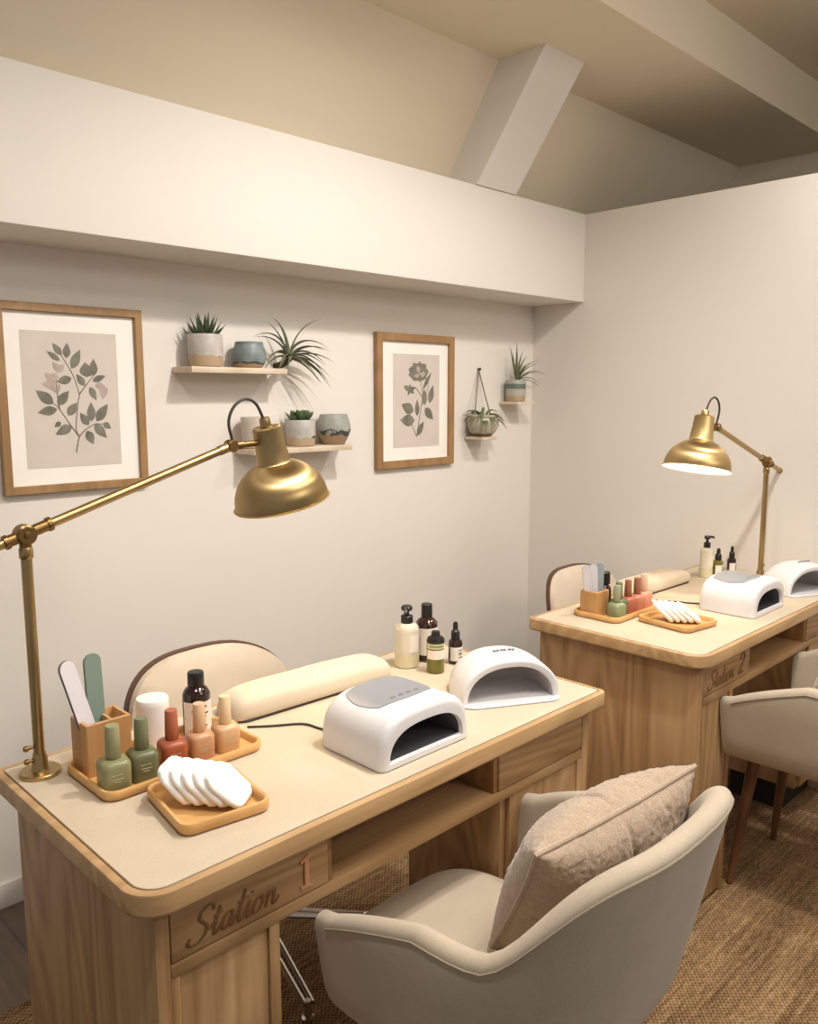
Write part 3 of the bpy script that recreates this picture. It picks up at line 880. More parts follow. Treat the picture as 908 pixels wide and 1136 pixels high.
# ------------------------------------------------------------------ pump and small bottles
def make_pump(label, loc, rz, s=1.0):
    t = thing('pump_bottle', label, 'pump bottle', loc, rz, 'pump bottles')
    bm = bmesh.new(); lathe(bm, [(.027 * s, 0), (.0295 * s, .002), (.030 * s, .09 * s), (.0295 * s, .098 * s), (.026 * s, .104 * s), (.016 * s, .108 * s), (.0135 * s, .111 * s)], 36); obj('bottle', bm, M['pump_body'], t, 30)
    bm = bmesh.new(); lathe(bm, [(.0145 * s, .108 * s), (.0150 * s, .109 * s), (.0148 * s, .126 * s), (.013 * s, .128 * s), (.006 * s, .129 * s), (.006 * s, .140 * s), (.013 * s, .141 * s), (.0145 * s, .147 * s), (.011 * s, .152 * s), (0, .153 * s)], 28)
    tube(bm, [(0, 0, .147 * s), (.02 * s, 0, .1475 * s), (.032 * s, 0, .146 * s), (.036 * s, 0, .142 * s)], .0042 * s, 10)
    obj('pump', bm, M['black'], t, 30)
    bm = bmesh.new(); label_patch(bm, .030 * s, .040 * s, .082 * s, -rz + CAMDIR + .1, -rz + CAMDIR + 1.0); obj('label', bm, M['paper_label'], t, 40)
    bm = bmesh.new(); lathe(bm, [(.0302 * s, .004), (.0303 * s, .034 * s)], 36, cap0=False, cap1=False); obj('liquid', bm, M['liquid'], t)
    return t
make_pump('cream pump bottle with black pump at the back of the Station 1 desk', (-1.690, -.905, ZD), radians(-140))
make_pump('tall pale pump bottle with black spout on the Station 2 desk', (-.208, -.962, ZD), radians(-30), 1.0).scale = (.78, .78, 1)

t = thing('lotion_bottle', 'tall amber bottle with black cap behind the green bottle, Station 1 desk', 'bottle', (-1.620, -.905, ZD))
bm = bmesh.new(); lathe(bm, [(.0255, 0), (.0275, .002), (.0275, .088), (.0265, .098), (.020, .106), (.0135, .110), (.0125, .114)], 36); obj('bottle', bm, M['amber'], t, 30)
bm = bmesh.new(); lathe(bm, [(.0135, .111), (.0142, .112), (.0138, .142), (.0125, .144), (0, .1445)], 28); obj('cap', bm, M['black'], t, 30)
bm = bmesh.new(); label_patch(bm, .0275, .018, .086, CAMDIR - 1.2, CAMDIR + 1.5); obj('label', bm, M['paper_label'], t, 40)['label'] = 'pale pinkish label'

t = thing('oil_bottle', 'small olive green bottle with cream label, front of the near bottles', 'bottle', (-1.672, -.985, ZD))
bm = bmesh.new(); lathe(bm, [(.0195, 0), (.0215, .002), (.0215, .070), (.0195, .079), (.012, .084)], 32); obj('bottle', bm, M['olive'], t, 30)
bm = bmesh.new(); lathe(bm, [(.0219, .0755), (.0219, .079), (.019, .0855), (.011, .0895), (.0105, .098), (.0095, .1005), (0, .101)], 28); obj('cap', bm, M['black'], t, 30)
bm = bmesh.new(); label_patch(bm, .0215, .036, .058, CAMDIR - 1.2, CAMDIR + 1.2); label_patch(bm, .0215, .061, .073, CAMDIR - 1.2, CAMDIR + 1.2, 1); label_patch(bm, .0221, .0665, .0685, CAMDIR - .8, CAMDIR + .8, 2)
obj('label', bm, [M['paper_label'], M['olive_lbl'], M['ink']], t, 40)

def make_dropper(label, loc, r=.0175, glass='amber_dark', s=1.0):
    t = thing('dropper_bottle', label, 'dropper bottle', loc, 0, 'dropper bottles')
    bm = bmesh.new(); lathe(bm, [(r * .92, 0), (r, .002), (r, .052 * s), (r * .93, .058 * s), (r * .55, .062 * s)], 28); obj('bottle', bm, M[glass], t, 30)
    bm = bmesh.new(); lathe(bm, [(r * .62, .060 * s), (r * .64, .061 * s), (r * .62, .080 * s), (r * .52, .083 * s), (r * .36, .086 * s), (r * .36, .098 * s), (r * .28, .104 * s), (0, .106 * s)], 24); obj('dropper_cap', bm, M['black'], t, 40)
    bm = bmesh.new(); label_patch(bm, r, .010 * s, .044 * s, CAMDIR - .9, CAMDIR + 1.3)
    for z in (.036, .029, .025, .018): label_patch(bm, r + .0006, z * s, (z + .0018) * s, CAMDIR + .3, CAMDIR + 1.0, 1)
    obj('label', bm, [M['paper_label'], M['ink']], t, 40)
    return t
make_dropper('small dark dropper bottle with white label on the Station 1 desk', (-1.590, -.975, ZD))
make_dropper('olive dropper bottle beside the pump bottle on the Station 2 desk', (-.172, -.990, ZD), .0185, 'olive', 1.0)
make_dropper('small dark dropper bottle, right of the olive one on Station 2 desk', (-.098, -1.008, ZD), .016, 'amber_dark', 1.0)

# ------------------------------------------------------------------ technician chairs
def make_tech_chair(label, loc, rz):
    t = thing('task_chair', label, 'chair', loc, rz, 'technician chairs')
    W, zb, zt = .480, .44, .752
    # curved back pad: faces -y
    def P(u, v, off):
        x = u * W / 2
        bow = .060 * (abs(u) ** 2.2)
        lean = .05 * (v - .5)
        return V((x * (1 - .02 * v), .0 - bow + lean + off, zb + (zt - zb) * v))
    def rounded(nu, nv, grow=0):
        pts = []
        o2 = rrect(-1 - grow, 1 + grow, 0 - grow * .6, 1 + grow * .7, 1, 2)
        return o2
    def shell(o_front, o_back, grow, puff):
        bm = bmesh.new(); N = 60; K = 7
        def outline(a, sc):
            c, s = cos(a), sin(a); n = 3.0
            u = abs(c) ** (2 / n) * (1 if c >= 0 else -1); v = abs(s) ** (2 / (n if s < 0 else 2.6)) * (1 if s >= 0 else -1)
            return u * sc * (1 + grow), .5 + .5 * v * sc * (1 + grow * 1.3)
        fr = []; bk = []
        for k in range(K, 0, -1):
            sc = k / K
            e = (1 - sc ** 4) * puff
            fr.append([P(*outline(2 * pi * i / N, sc), o_front - e) for i in range(N)])
        for k in range(1, K + 1):
            sc = k / K
            bk.append([P(*outline(2 * pi * i / N, sc), o_back) for i in range(N)])
        loft(bm, bk + fr)
        return bm
    obj('backrest_pad', shell(-.012, .012, -.0, .022), M['cream'], t, 60)
    obj('backrest_shell', shell(.008, .026, .022, 0), M['shell'], t, 50)['label'] = 'dark brown shell edge'
    bm = bmesh.new()
    o = lambda i, z: ring(rr_in(-.23, .23, -.43, .0, [.12, .12, .06, .06], i), z)
    loft(bm, [o(.02, .395), o(.004, .405), o(0, .42), o(.004, .445), o(.02, .457), o(.06, .462)]); obj('seat', bm, M['cream'], t, 50)
    bm = bmesh.new()
    for x in (-.07, .07): tube(bm, catmull([(x, -.2, .392), (x, -.02, .388), (x, .045, .43), (x, .05, .52)], 6), .009, 10)
    obj('back_support', bm, M['chrome'], t)
    bm = bmesh.new(); lathe(bm, [(.03, .075), (.032, .08), (.032, .125), (.022, .135), (.022, .27), (.014, .275), (.014, .385), (.06, .387), (.06, .396)], 24, mat=T(0, -.21, 0)); obj('column', bm, M['chrome'], t, 30)
    for k in range(5):
        a = radians(72 * k - 102)
        d = V((cos(a), sin(a), 0)); b0 = V((0, -.21, 0))
        bm = bmesh.new()
        s_ = V((-d.y, d.x, 0)) * .011
        for q in (-1, 1):
            tube(bm, catmull([b0 + d * .022 + s_ * q + V((0, 0, .112)), b0 + d * .12 + s_ * q + V((0, 0, .092)), b0 + d * .29 + s_ * q * .8 + V((0, 0, .052))], 6), .0072, 8)
        lg = obj('leg', bm, M['chrome'], t)
        bm = bmesh.new()
        lathe(bm, [(.013, RUG), (.015, RUG + .003), (.015, RUG + .010), (.009, RUG + .014), (.008, .060)], 16, mat=T(*(b0 + d * .285)))
        obj('glide', bm, M['chrome'], lg, 40)
    return t
make_tech_chair('cream padded technician chair with dark rim behind the Station 1 desk', (-1.990, -.452, 0), radians(1))
make_tech_chair('cream padded technician chair with dark rim behind the Station 2 desk', (-.318, -.475, 0), radians(1)).scale = (1, 1, .965)

# ------------------------------------------------------------------ tub armchairs
def make_armchair(label, loc, rz):
    t = thing('tub_armchair', label, 'armchair', loc, rz, 'tub armchairs')
    zb = .436
    def plan(s, a, b, fy, n=2.75):
        """s in [0,1] from the left arm tip round the back to the right arm tip"""
        arm = .30
        if s < arm: q = s / arm; return V((-a, fy * (1 - q), 0)), 0
        if s > 1 - arm: q = (s - 1 + arm) / arm; return V((a, fy * q, 0)), 0
        ph = (s - arm) / (1 - 2 * arm) * pi
        c, sn = cos(ph), sin(ph)
        return V((-a * abs(c) ** (2 / n) * (1 if c >= 0 else -1), -b * abs(sn) ** (2 / n), 0)), sn
    def h(s):
        _, sn = plan(s, 1, 1, 1)
        f = min(1, max(0, (sn - .30) / .67)); f = (f * f * (3 - 2 * f)) ** 1.0
        arm = .590 + .092 * (min(1, max(0, s if s < .5 else 1 - s) / .3)) ** .75
        return arm + (.817 - .682) * f
    def outer(s, z):
        d = max(0, z - zb)
        a = .269 + .023 * min(1, d / .18) ** .8; b = .180 + .100 * min(1.1, d / .42) ** .95; fy = .203 + .012 * min(1, d / .16) ** .7
        return plan(s, a, b, fy)[0] + V((0, 0, z))
    NS = 84
    rings = []
    for i in range(NS + 1):
        s = i / NS
        hh = h(s)
        # rounded nose at the arm tips
        e = min(s, 1 - s)
        kk = min(1, e / .035); q = sqrt(max(0, 1 - (1 - kk) ** 2)); q = max(q, .06)
        th = .038
        sec = []
        # arm top falls towards the tip
        drop = .030 * (1 - q)
        top = hh - drop
        zs = [zb + (top - .019 - zb) * j / 9 for j in range(10)]
        for z in zs[:-1]: sec.append((z, .010 * max(0, 1 - (z - zb) / .05) ** 2))
        sec.append((zs[-1], 0))
        r = th / 2
        for j in range(1, 9):
            a = pi * j / 9; sec.append((top - .019 + .019 * sin(a), r * (1 - cos(a))))
        for j in range(10): 
            z = top - .019 + (.430 - top + .019) * j / 9
            sec.append((z, th + .004 * sin(pi * j / 9)))
        ringv = []
        po = lambda z: outer(s, z)
        for z, w in sec:
            p = outer(s, z); ds = .004
            t1 = outer(min(1, s + ds), z); t0 = outer(max(0, s - ds), z)
            d = (t1 - t0); d.z = 0; d.normalize()
            nrm = V((-d.y, d.x, 0))        # towards the inside
            ww = th / 2 + (w - th / 2) * q
            pp = p + nrm * ww
            if kk < 1:
                fwd = -d if s < .5 else d
                pp = pp - fwd * .0 + fwd * (.022 * (q - 1) + .022)
            ringv.append(pp)
        rings.append(ringv)
    bm = bmesh.new(); loft(bm, rings, 0, True, True, True)
    sh = obj('shell', bm, M['velvet'], t, 75)
    # piping seams: along the outer rim, and down the back
    bm = bmesh.new(); pts = []
    for i in range(3, NS - 2):
        s = i / NS; p = outer(s, h(s) - .016); d = outer(s + .004, h(s) - .016) - outer(s - .004, h(s) - .016); d.z = 0; d.normalize()
        pts.append(p + V((d.y, -d.x, 0)) * .0005)
    tube(bm, pts, .0018, 6)
    obj('seam', bm, M['seam'], sh)
    for s in (.60, ):
        bm = bmesh.new()
        tube(bm, [outer(s, zb + .01 + (h(s) - .11 - zb) * j / 12) for j in range(13)], .0024, 6)
        obj('seam', bm, M['seam'], sh)
    # seat cushion
    bm = bmesh.new()
    def so(i, z):
        out = []
        for k in range(48):
            a = 2 * pi * k / 48; c, sn = cos(a), sin(a); n = 2.8 if sn < 0 else 4
            out.append(((.206 - i) * abs(c) ** (2 / n) * (1 if c >= 0 else -1), .110 + (.236 - i) * abs(sn) ** (2 / n) * (1 if sn >= 0 else -1), z))
        return out
    loft(bm, [so(.02, .418), so(.006, .421), so(0, .428), so(0, .434), so(.006, .443), so(.020, .455), so(.05, .463), so(.12, .468)])
    obj('seat', bm, M['velvet'], t, 60)
    bm = bmesh.new()
    def bo(i, z): return [(x * .98, y * .90 - .03, z) for x, y, _ in so(i, z)]
    loft(bm, [bo(.05, .398), bo(.03, .401), bo(.025, .422)]); obj('under_frame', bm, M['velvet'], t, 40)
    for sx in (-1, 1):
        for sy in (-1, 1):
            bm = bmesh.new()
            cyl(bm, (sx * .165, .06 + .155 * sy, RUG + .003), (sx * .130, .06 + .115 * sy, .405), .010, 18, 0, .018)
            obj('leg', bm, M['leg_wood'], t)
    return t
AC1 = (-2.040, -1.562, 0); AC1R = radians(1)
make_armchair('beige tub armchair in front of the Station 1 desk, nearest the camera', AC1, AC1R)
AC2 = (-.674, -1.590, 0); AC2R = radians(1)
make_armchair('beige tub armchair at the Station 2 desk, cut by the right frame edge', AC2, AC2R)

def make_pillow(label, mat, size=.345, thick=.175):
    t = thing('throw_pillow', label, 'pillow', (0, 0, 0), 0, 'fluffy pillows')
    N = 120; bm = bmesh.new()
    top = []; bot = []
    for side, acc in ((1, top), (-1, bot)):
        for j in range(N + 1):
            row = []
            for i in range(N + 1):
                u = -1 + 2 * i / N; v = -1 + 2 * j / N
                x = u * size / 2 * (1 - .085 * (1 - v * v)); z = v * size * .96 / 2 * (1 - .085 * (1 - u * u))
                th = max(0, (1 - abs(u) ** 2.4) * (1 - abs(v) ** 2.4)) ** .48 * thick / 2
                th *= 1 - .13 * math.exp(-(u / .035) ** 2) - .13 * math.exp(-(v / .035) ** 2)
                p = V((x, -side * th, z))
                edge = (i in (0, N) or j in (0, N))
                q = p * 58
                f = noise.fractal(q * 2.2, .8, 2.1, 3) * .0030 + noise.noise(p * 15) * .003
                if not edge: p += V((0, -side, 0)) * f + V((noise.noise(q + V((9, 0, 0))), 0, noise.noise(q + V((0, 0, 9))))) * .0016
                else: p += V((noise.noise(q + V((9, 0, 0))), 0, noise.noise(q + V((0, 0, 9))))) * .002
                row.append(p)
            acc.append(row)
    vt = [[bm.verts.new(p) for p in r] for r in top]
    vb = [[vt[j][i] if (i in (0, N) or j in (0, N)) else bm.verts.new(bot[j][i]) for i in range(N + 1)] for j in range(N + 1)]
    for g in (vt, vb):
        for j in range(N):
            for i in range(N): bm.faces.new((g[j][i], g[j][i + 1], g[j + 1][i + 1], g[j + 1][i]))
    obj('cover', bm, M['fur'], t, 180)
    bm = bmesh.new()
    pts = []
    e = lambda u, v: V((u * size / 2 * (1 - .085 * (1 - v * v)), 0, v * size * .96 / 2 * (1 - .085 * (1 - u * u))))
    for k in range(24): pts.append(e(-1 + 2 * k / 24, -1))
    for k in range(24): pts.append(e(1, -1 + 2 * k / 24))
    for k in range(24): pts.append(e(1 - 2 * k / 24, 1))
    for k in range(25): pts.append(e(-1, 1 - 2 * k / 24))
    tube(bm, pts, .0045, 8); obj('piping', bm, M['fur'], t)
    t.matrix_world = mat
    return t
def pillow_at(ac, rz, dx, dy, z, lean, yaw, roll=0):
    return T(*ac) @ RZ(rz) @ T(dx, dy, z) @ RZ(yaw) @ RX(lean) @ RY(roll)
make_pillow('fluffy beige throw pillow leaning in the near armchair', pillow_at(AC1, AC1R, .116, -.028, .626, radians(31), radians(-9), radians(-11)))
make_pillow('fluffy beige throw pillow in the far armchair, at the frame edge', pillow_at(AC2, AC2R, .116, -.028, .626, radians(31), radians(-9), radians(-11)))

# ------------------------------------------------------------------ framed prints
def make_frame(label, x0, x1, z0, z1, bw, art, drawing):
    cx, cz = (x0 + x1) / 2, (z0 + z1) / 2
    t = thing('framed_print', label, 'picture', (cx, -.001, cz), 0, 'framed botanical prints')
    w, h = (x1 - x0) / 2, (z1 - z0) / 2
    bm = bmesh.new()
    out = [(-w, -h), (w, -h), (w, h), (-w, h)]
    def rg(i, y): return [((abs(x) - i) * (1 if x > 0 else -1), y, (abs(z) - i) * (1 if z > 0 else -1)) for x, z in out]
    loft(bm, [rg(.001, 0), rg(0, -.002), rg(0, -.021), rg(.0015, -.0225), rg(bw - .0015, -.0225), rg(bw, -.021), rg(bw, -.008)], 0, True, False)
    obj('frame', bm, M['frame_wood'], t, 25)
    bm = bmesh.new(); box(bm, (-w + bw - .001, -.009, -h + bw - .001), (w - bw + .001, -.004, h - bw + .001)); obj('mat_board', bm, M['mat_board'], t, smooth=False)
    ax0, ax1, az0, az1 = [a - b for a, b in zip(art, (cx, cx, cz, cz))]
    bm = bmesh.new(); box(bm, (ax0, -.0098, az0), (ax1, -.0085, az1))
    drawing(bm, lambda u, v: V((ax0 + (ax1 - ax0) * u, -.0099, az1 + (az0 - az1) * v)))
    obj('print', bm, [M['art_paper'], M['art_leaf'], M['art_leaf_light'], M['art_stem']], t, smooth=False)
    return t
M['mat_board'] = plain('mat_board', (240, 234, 226), .85)
M['art_paper'] = plain('art_paper', (206, 194, 184), .85, var=.02)
M['art_leaf'] = leaf_mat('art_leaf', (100, 96, 84), (136, 132, 118), .85)
M['art_leaf_light'] = leaf_mat('art_leaf_light', (166, 148, 138), (184, 168, 158), .85)
M['art_stem'] = plain('art_stem', (120, 112, 98), .85)
def flat_leaf(bm, a, b, fat, mi, up=0.0):
    a, b = V(a), V(b); d = b - a; s = V((-d.z, 0, d.x)); k = 9
    L = []; R_ = []
    for i in range(k + 1):
        u = i / k; w = 1.2 * fat * sin(pi * u ** .85) * (1 - .25 * u)
        p = a + d * u; L.append(p + s * w + V((0, -.0004 - up, 0))); R_.append(p - s * w + V((0, -.0004 - up, 0)))
    mid = [a + d * (i / k) + V((0, -.0009 - up, 0)) for i in range(k + 1)]
    for A_, B2 in ((L, mid), (mid, R_)):
        va = [bm.verts.new(p) for p in A_]; vb = [bm.verts.new(p) for p in B2]
        for i in range(k):
            f = bm.faces.new((va[i], va[i + 1], vb[i + 1], vb[i])); f.material_index = mi
def flat_stem(bm, pts, r, mi=3): tube(bm, catmull(pts, 6), lambda u: r * (1.15 - .5 * u), 6, mi)
def q1(p):      # crop pixels to print fractions
    x, y = p
    v = (y - 182) / (752 - 182); xl = 72 + 46 * v; xr = 472 + 38 * v
    return (x - xl) / (xr - xl), v
def draw1(bm, m):
    mm = lambda p: m(*q1(p))
    for st in ([(312, 692), (318, 645), (322, 622), (308, 588), (314, 480), (318, 442), (292, 365), (255, 302), (236, 272)], [(320, 442), (350, 400), (376, 366)],
               [(320, 622), (288, 578), (236, 502), (214, 482)], [(321, 628), (345, 598), (390, 572), (428, 574)], [(240, 510), (228, 440), (222, 380)]):
        flat_stem(bm, [mm(p) for p in st], .0016)
    Lf = [((243, 280), (203, 230), .22), ((262, 292), (263, 227), .24), ((284, 335), (319, 253), .2), ((236, 303), (180, 264), .17), ((285, 376), (223, 392), .26),
          ((376, 366), (376, 290), .24), ((341, 406), (304, 357), .24), ((374, 386), (430, 362), .2), ((362, 411), (393, 470), .22), ((213, 482), (141, 427), .24),
          ((231, 489), (275, 428), .24), ((229, 506), (151, 519), .22), ((273, 533), (309, 478), .26), ((291, 577), (224, 613), .24), ((245, 560), (220, 580), .3),
          ((362, 576), (323, 522), .26), ((372, 560), (369, 477), .22), ((394, 560), (442, 485), .22), ((386, 573), (441, 634), .24), ((424, 568), (459, 594), .3), ((354, 600), (384, 660), .28)]
    for a, b, f in Lf: flat_leaf(bm, mm(a), mm(b), f, 1)
    flat_leaf(bm, mm((350, 370)), mm((340, 306)), .42, 1); flat_leaf(bm, mm((366, 365)), mm((330, 320)), .3, 1)
    for a, b in (((235, 345), (205, 310)), ((222, 350), (255, 318)), ((225, 400), (175, 355)), ((210, 405), (165, 400)), ((220, 430), (195, 380)), ((215, 435), (240, 400)), ((205, 360), (235, 375)), ((385, 405), (430, 408)), ((425, 405), (420, 465)), ((428, 410), (438, 440))):
        flat_leaf(bm, mm(a), mm(b), .3, 2)
def q2(p):
    x, y = p
    u = (x - 119) / (322 - 119); t0 = 190 + 10 * u; b0 = 600 - 5 * u
    return u, (y - t0) / (b0 - t0)
def draw2(bm, m):
    mm = lambda p: m(*q2(p))
    for st in ([(220, 552), (228, 500), (238, 430), (246, 370), (236, 300)], [(220, 552), (205, 515), (196, 490)], [(240, 420), (258, 380), (275, 320)], [(244, 380), (215, 340), (192, 345)]):
        flat_stem(bm, [mm(p) for p in st], .0017)
    for a, b, f in (((276, 408), (293, 328), .2), ((256, 416), (252, 342), .2), ((222, 462), (222, 388), .18), ((206, 442), (154, 410), .28), ((210, 482), (148, 478), .28),
                    ((256, 428), (294, 480), .26), ((222, 548), (252, 486), .2), ((248, 345), (286, 270), .1)):
        flat_leaf(bm, mm(a), mm(b), f, 1)
    for k in range(9):
        a = radians(-165 + k * 41); r = 46
        flat_leaf(bm, mm((228, 275)), mm((228 + r * cos(a), 270 + r * 1.0 * sin(a))), .42, 1)
    for k in range(6):
        a = radians(-170 + k * 62); r2 = 30
        flat_leaf(bm, mm((230, 280)), mm((230 + r2 * cos(a), 272 + r2 * sin(a))), .3, 2 if k % 2 else 1, .0008)
    for k in range(5):
        a = radians(-140 + k * 60); flat_leaf(bm, mm((190, 350)), mm((186 + 30 * cos(a), 346 + 26 * sin(a))), .26, 1)
make_frame('large framed leafy branch print at the left edge of the photo', -2.303, -1.897, 1.146, 1.652, .022, (-2.238, -1.973, 1.213, 1.581), draw1)
make_frame('smaller framed rose print between the plant shelves', -.973, -.548, 1.131, 1.641, .029, (-.882, -.626, 1.208, 1.566), draw2)

# ------------------------------------------------------------------ wall shelves
def make_shelf(label, x0, x1, z, d, th=.018):
    bm = bmesh.new(); box(bm, (x0, -d, z - th), (x1, 0, z), .0018)
    return tagp(obj('wall_shelf', bm, M['shelf_wood']), label, 'shelf', 'wall shelves')
SD = .125
Z1, Z2, Z3, Z4 = 1.494, 1.240, 1.238, 1.381
make_shelf('pale wood wall shelf, upper left, holding the aloe pot and blue bowl', -1.795, -1.450, Z1, .115)
make_shelf('pale wood wall shelf behind the near lamp shade, lower of the left pair', -1.585, -1.180, Z2, .118)
make_shelf('small wall shelf under the hanging bowl planter', -.462, -.372, Z3, .105, .012)
make_shelf('small wall shelf in the corner under the striped pot', -.235, -.112, Z4, .105, .012)

def pot_body(t, prof, inner, mat, soil=None):
    bm = bmesh.new(); lathe(bm, prof + inner, 44); obj('pot', bm, mat, t, 40)
    if soil:
        bm = bmesh.new(); r, z = soil; lathe(bm, [(r, z - .006), (r, z), (r * .6, z + .004), (0, z + .005)], 24); obj('soil', bm, M['soil'], t)

# aloe
t = thing('potted_aloe', 'aloe in a white and clay pot on the upper left shelf', 'plant', (-1.716, -.064, Z1))
pot_body(t, [(.043, 0), (.048, .003), (.0515, .02), (.0525, .06), (.0520, .094), (.0505, .097)], [(.048, .097), (.0465, .09), (.045, .05), (.0, .05)],
         glaze('aloe_pot_glaze', (172, 164, 156), (206, 198, 190), (178, 152, 122), .034, .010, .62), (.046, .084))
bm = bmesh.new()
for k in range(24):
    a = k * 2.4; ringk = k / 24
    el = radians(82 - 58 * ringk); d = V((cos(a) * cos(el), sin(a) * cos(el), sin(el)))
    r0 = .004 + .020 * ringk
    blade(bm, (r0 * cos(a), r0 * sin(a), .084), d, .083 - .026 * ringk, .017, V((0, 0, 1)), .25, 7, .45, 0, .2, .03)
obj('leaves', bm, M['aloe'], t, 30)
# blue bowl
t = thing('ceramic_bowl', 'blue-grey rounded ceramic bowl pot on the upper left shelf', 'pot', (-1.560, -.064, Z1))
pot_body(t, [(.036, 0), (.041, .003), (.050, .018), (.0545, .036), (.0520, .055), (.0455, .069), (.044, .077), (.0445, .081)], [(.041, .081), (.040, .07), (.046, .04), (.03, .012), (0, .010)],
         glaze('blue_glaze', (100, 112, 112), (142, 152, 150), (164, 140, 112), .012, .006, .4))
# air plant
t = thing('air_plant', 'curly air plant sprawling over the right end of the upper shelf', 'plant', (-1.432, -.070, Z1))
bm = bmesh.new()
random.seed(11)
leaves = [((-.5, .0, 1.0), .15, 1.1), ((-.2, -.2, 1.1), .16, .9), ((.15, -.1, 1.2), .17, 1.0), ((-.8, -.2, .8), .13, 1.7), ((-.9, .1, .55), .11, 2.0), ((.5, -.3, .8), .14, 1.2), ((.9, -.2, .55), .16, 1.0), ((1, -.1, .35), .16, 1.4),
          ((.8, -.5, .2), .15, 1.8), ((.6, -.5, .0), .12, 2.0), ((.3, -.9, .3), .10, 2.0), ((-.3, -.8, .4), .09, 1.8), ((1, .1, .7), .15, 1.3), ((.2, -.5, .9), .12, 1.4), ((-.5, -.6, .6), .11, 2.0), ((.9, -.4, -.1), .13, 1.6), ((-.1, .2, 1), .13, .8), ((.4, .2, 1), .12, 1.0), ((.7, -.6, .4), .13, 2.2), ((-.35, -.1, 1.1), .19, 1.5), ((-.6, -.3, .9), .15, 2.2), ((.05, -.3, 1.1), .15, 1.9), ((.95, -.3, .15), .17, 1.9), ((.4, -.6, .6), .13, 2.4), ((.75, 0, .9), .15, 1.7), ((.55, -.7, -.1), .12, 1.6), ((-.7, -.5, .2), .08, 1.8)]
for d, L, c in leaves:
    d = V(d).normalized()
    blade(bm, V((.022, 0, .036)) + d * .006, d, L * 1.08, .0125, V((.55 if d.x > 0 else -.5, -.1, -.95)), c * 1.25, 16, .5, 0, .12, .05)
obj('leaves', bm, M['airp'], t, 50)
bm = bmesh.new(); tube(bm, catmull([(-.038, 0, .008), (-.012, -.004, .014), (.012, 0, .028), (.026, 0, .042)], 6), lambda u: .009 + .006 * u, 10); obj('stem', bm, M['soil'], t)

# lower shelf
t = thing('ceramic_pot', 'plain beige pot half hidden behind the near lamp shade', 'pot', (-1.545, -.064, Z2))
pot_body(t, [(.036, 0), (.040, .003), (.044, .05), (.0455, .098), (.0445, .1005)], [(.041, .1), (.040, .09), (.036, .012), (0, .010)], glaze('beige_glaze', (186, 172, 156), (200, 188, 172), (182, 152, 122), .02, .006, .7))
t = thing('potted_succulent', 'green rosette succulent in a speckled pot, beside the near lamp shade', 'plant', (-1.362, -.064, Z2))
pot_body(t, [(.040, 0), (.0455, .003), (.049, .02), (.0495, .06), (.0485, .086), (.047, .088)], [(.044, .088), (.043, .08), (.042, .05), (0, .05)],
         glaze('succulent_pot_glaze', (164, 160, 154), (198, 192, 184), (176, 152, 124), .030, .010, .58), (.043, .078))
bm = bmesh.new()
for k in range(26):
    a = k * 2.4; f = k / 26
    el = radians(80 - 66 * f); d = V((cos(a) * cos(el), sin(a) * cos(el), sin(el)))
    blade(bm, (.004 * cos(a), .004 * sin(a), .080 - .004 * f), d, .036 + .030 * f, .026, V((0, 0, 1)), .55, 7, .35, 0, .62, .12)
obj('leaves', bm, M['succ'], t, 40)
t = thing('ceramic_pot', 'grey-green bellied pot with dark drip band, right end of lower shelf', 'pot', (-1.219, -.064, Z2))
pot_body(t, [(.034, 0), (.039, .003), (.053, .032), (.0595, .050), (.0575, .070), (.050, .096), (.0485, .102), (.0475, .104)], [(.045, .104), (.0445, .097), (.053, .06), (.034, .012), (0, .010)],
         glaze('grey_green_glaze', (138, 142, 134), (174, 174, 164), (160, 136, 108), .034, .016, .42, (66, 70, 64)))

# hanging bowl planter
t = thing('hanging_planter', 'bowl planter with trailing plant hung by grey cord from the wall', 'plant', (-.414, -.062, Z3))
bm = bmesh.new(); lathe(bm, [(.024, 0), (.034, .002), (.054, .020), (.066, .048), (.067, .066), (.062, .084), (.058, .090)], 44, cap1=False)
lathe(bm, [(.058, .090), (.0545, .089), (.060, .066), (.045, .025), (0, .016)], 44, cap0=False); obj('bowl', bm, glaze('hanging_bowl_glaze', (176, 164, 146), (204, 194, 178), (120, 102, 82), .014, .006, .7), t, 40)
bm = bmesh.new(); lathe(bm, [(.0575, .070), (.057, .074), (.03, .080), (0, .082)], 24); obj('soil', bm, M['soil'], t)
bm = bmesh.new()
N0 = V((.036, .058, .279))
for x in (-.050, .050): tube(bm, [V((x, 0, .084)), V((x * .98, .002, .092)), V((x * .5 + .018, .03, .18)), N0], .0028, 8)
tube(bm, [V(((.0640 * cos(2 * pi * k / 24)), .0640 * sin(2 * pi * k / 24), .082)) for k in range(25)], .0026, 8)
obj('hanging_cord', bm, M['rope'], t)
bm = bmesh.new(); cyl(bm, N0 + V((0, .004, 0)), N0 - V((0, .008, 0)), .004); lathe(bm, [(.006, 0), (.0065, .003), (0, .004)], 14, mat=T(*(N0 - V((0, .006, 0)))) @ RX(pi / 2)); obj('nail', bm, M['black'], t)
bm = bmesh.new(); random.seed(3)
for k in range(26):
    a = k * 2.4 + .3; f = (k % 13) / 13; el = radians(75 - 55 * f)
    d = V((cos(a) * cos(el), sin(a) * cos(el) - .1, sin(el)))
    if d.y > .3: d.y *= .3
    blade(bm, (.014 * cos(a), .014 * sin(a) - .005, .080), d, .085 + .032 * f, .0145, V((d.x * .4, d.y * .4, -1.0)), 2.6, 12, .3, 0, .3, .06)
obj('leaves', bm, M['spider'], t, 40)

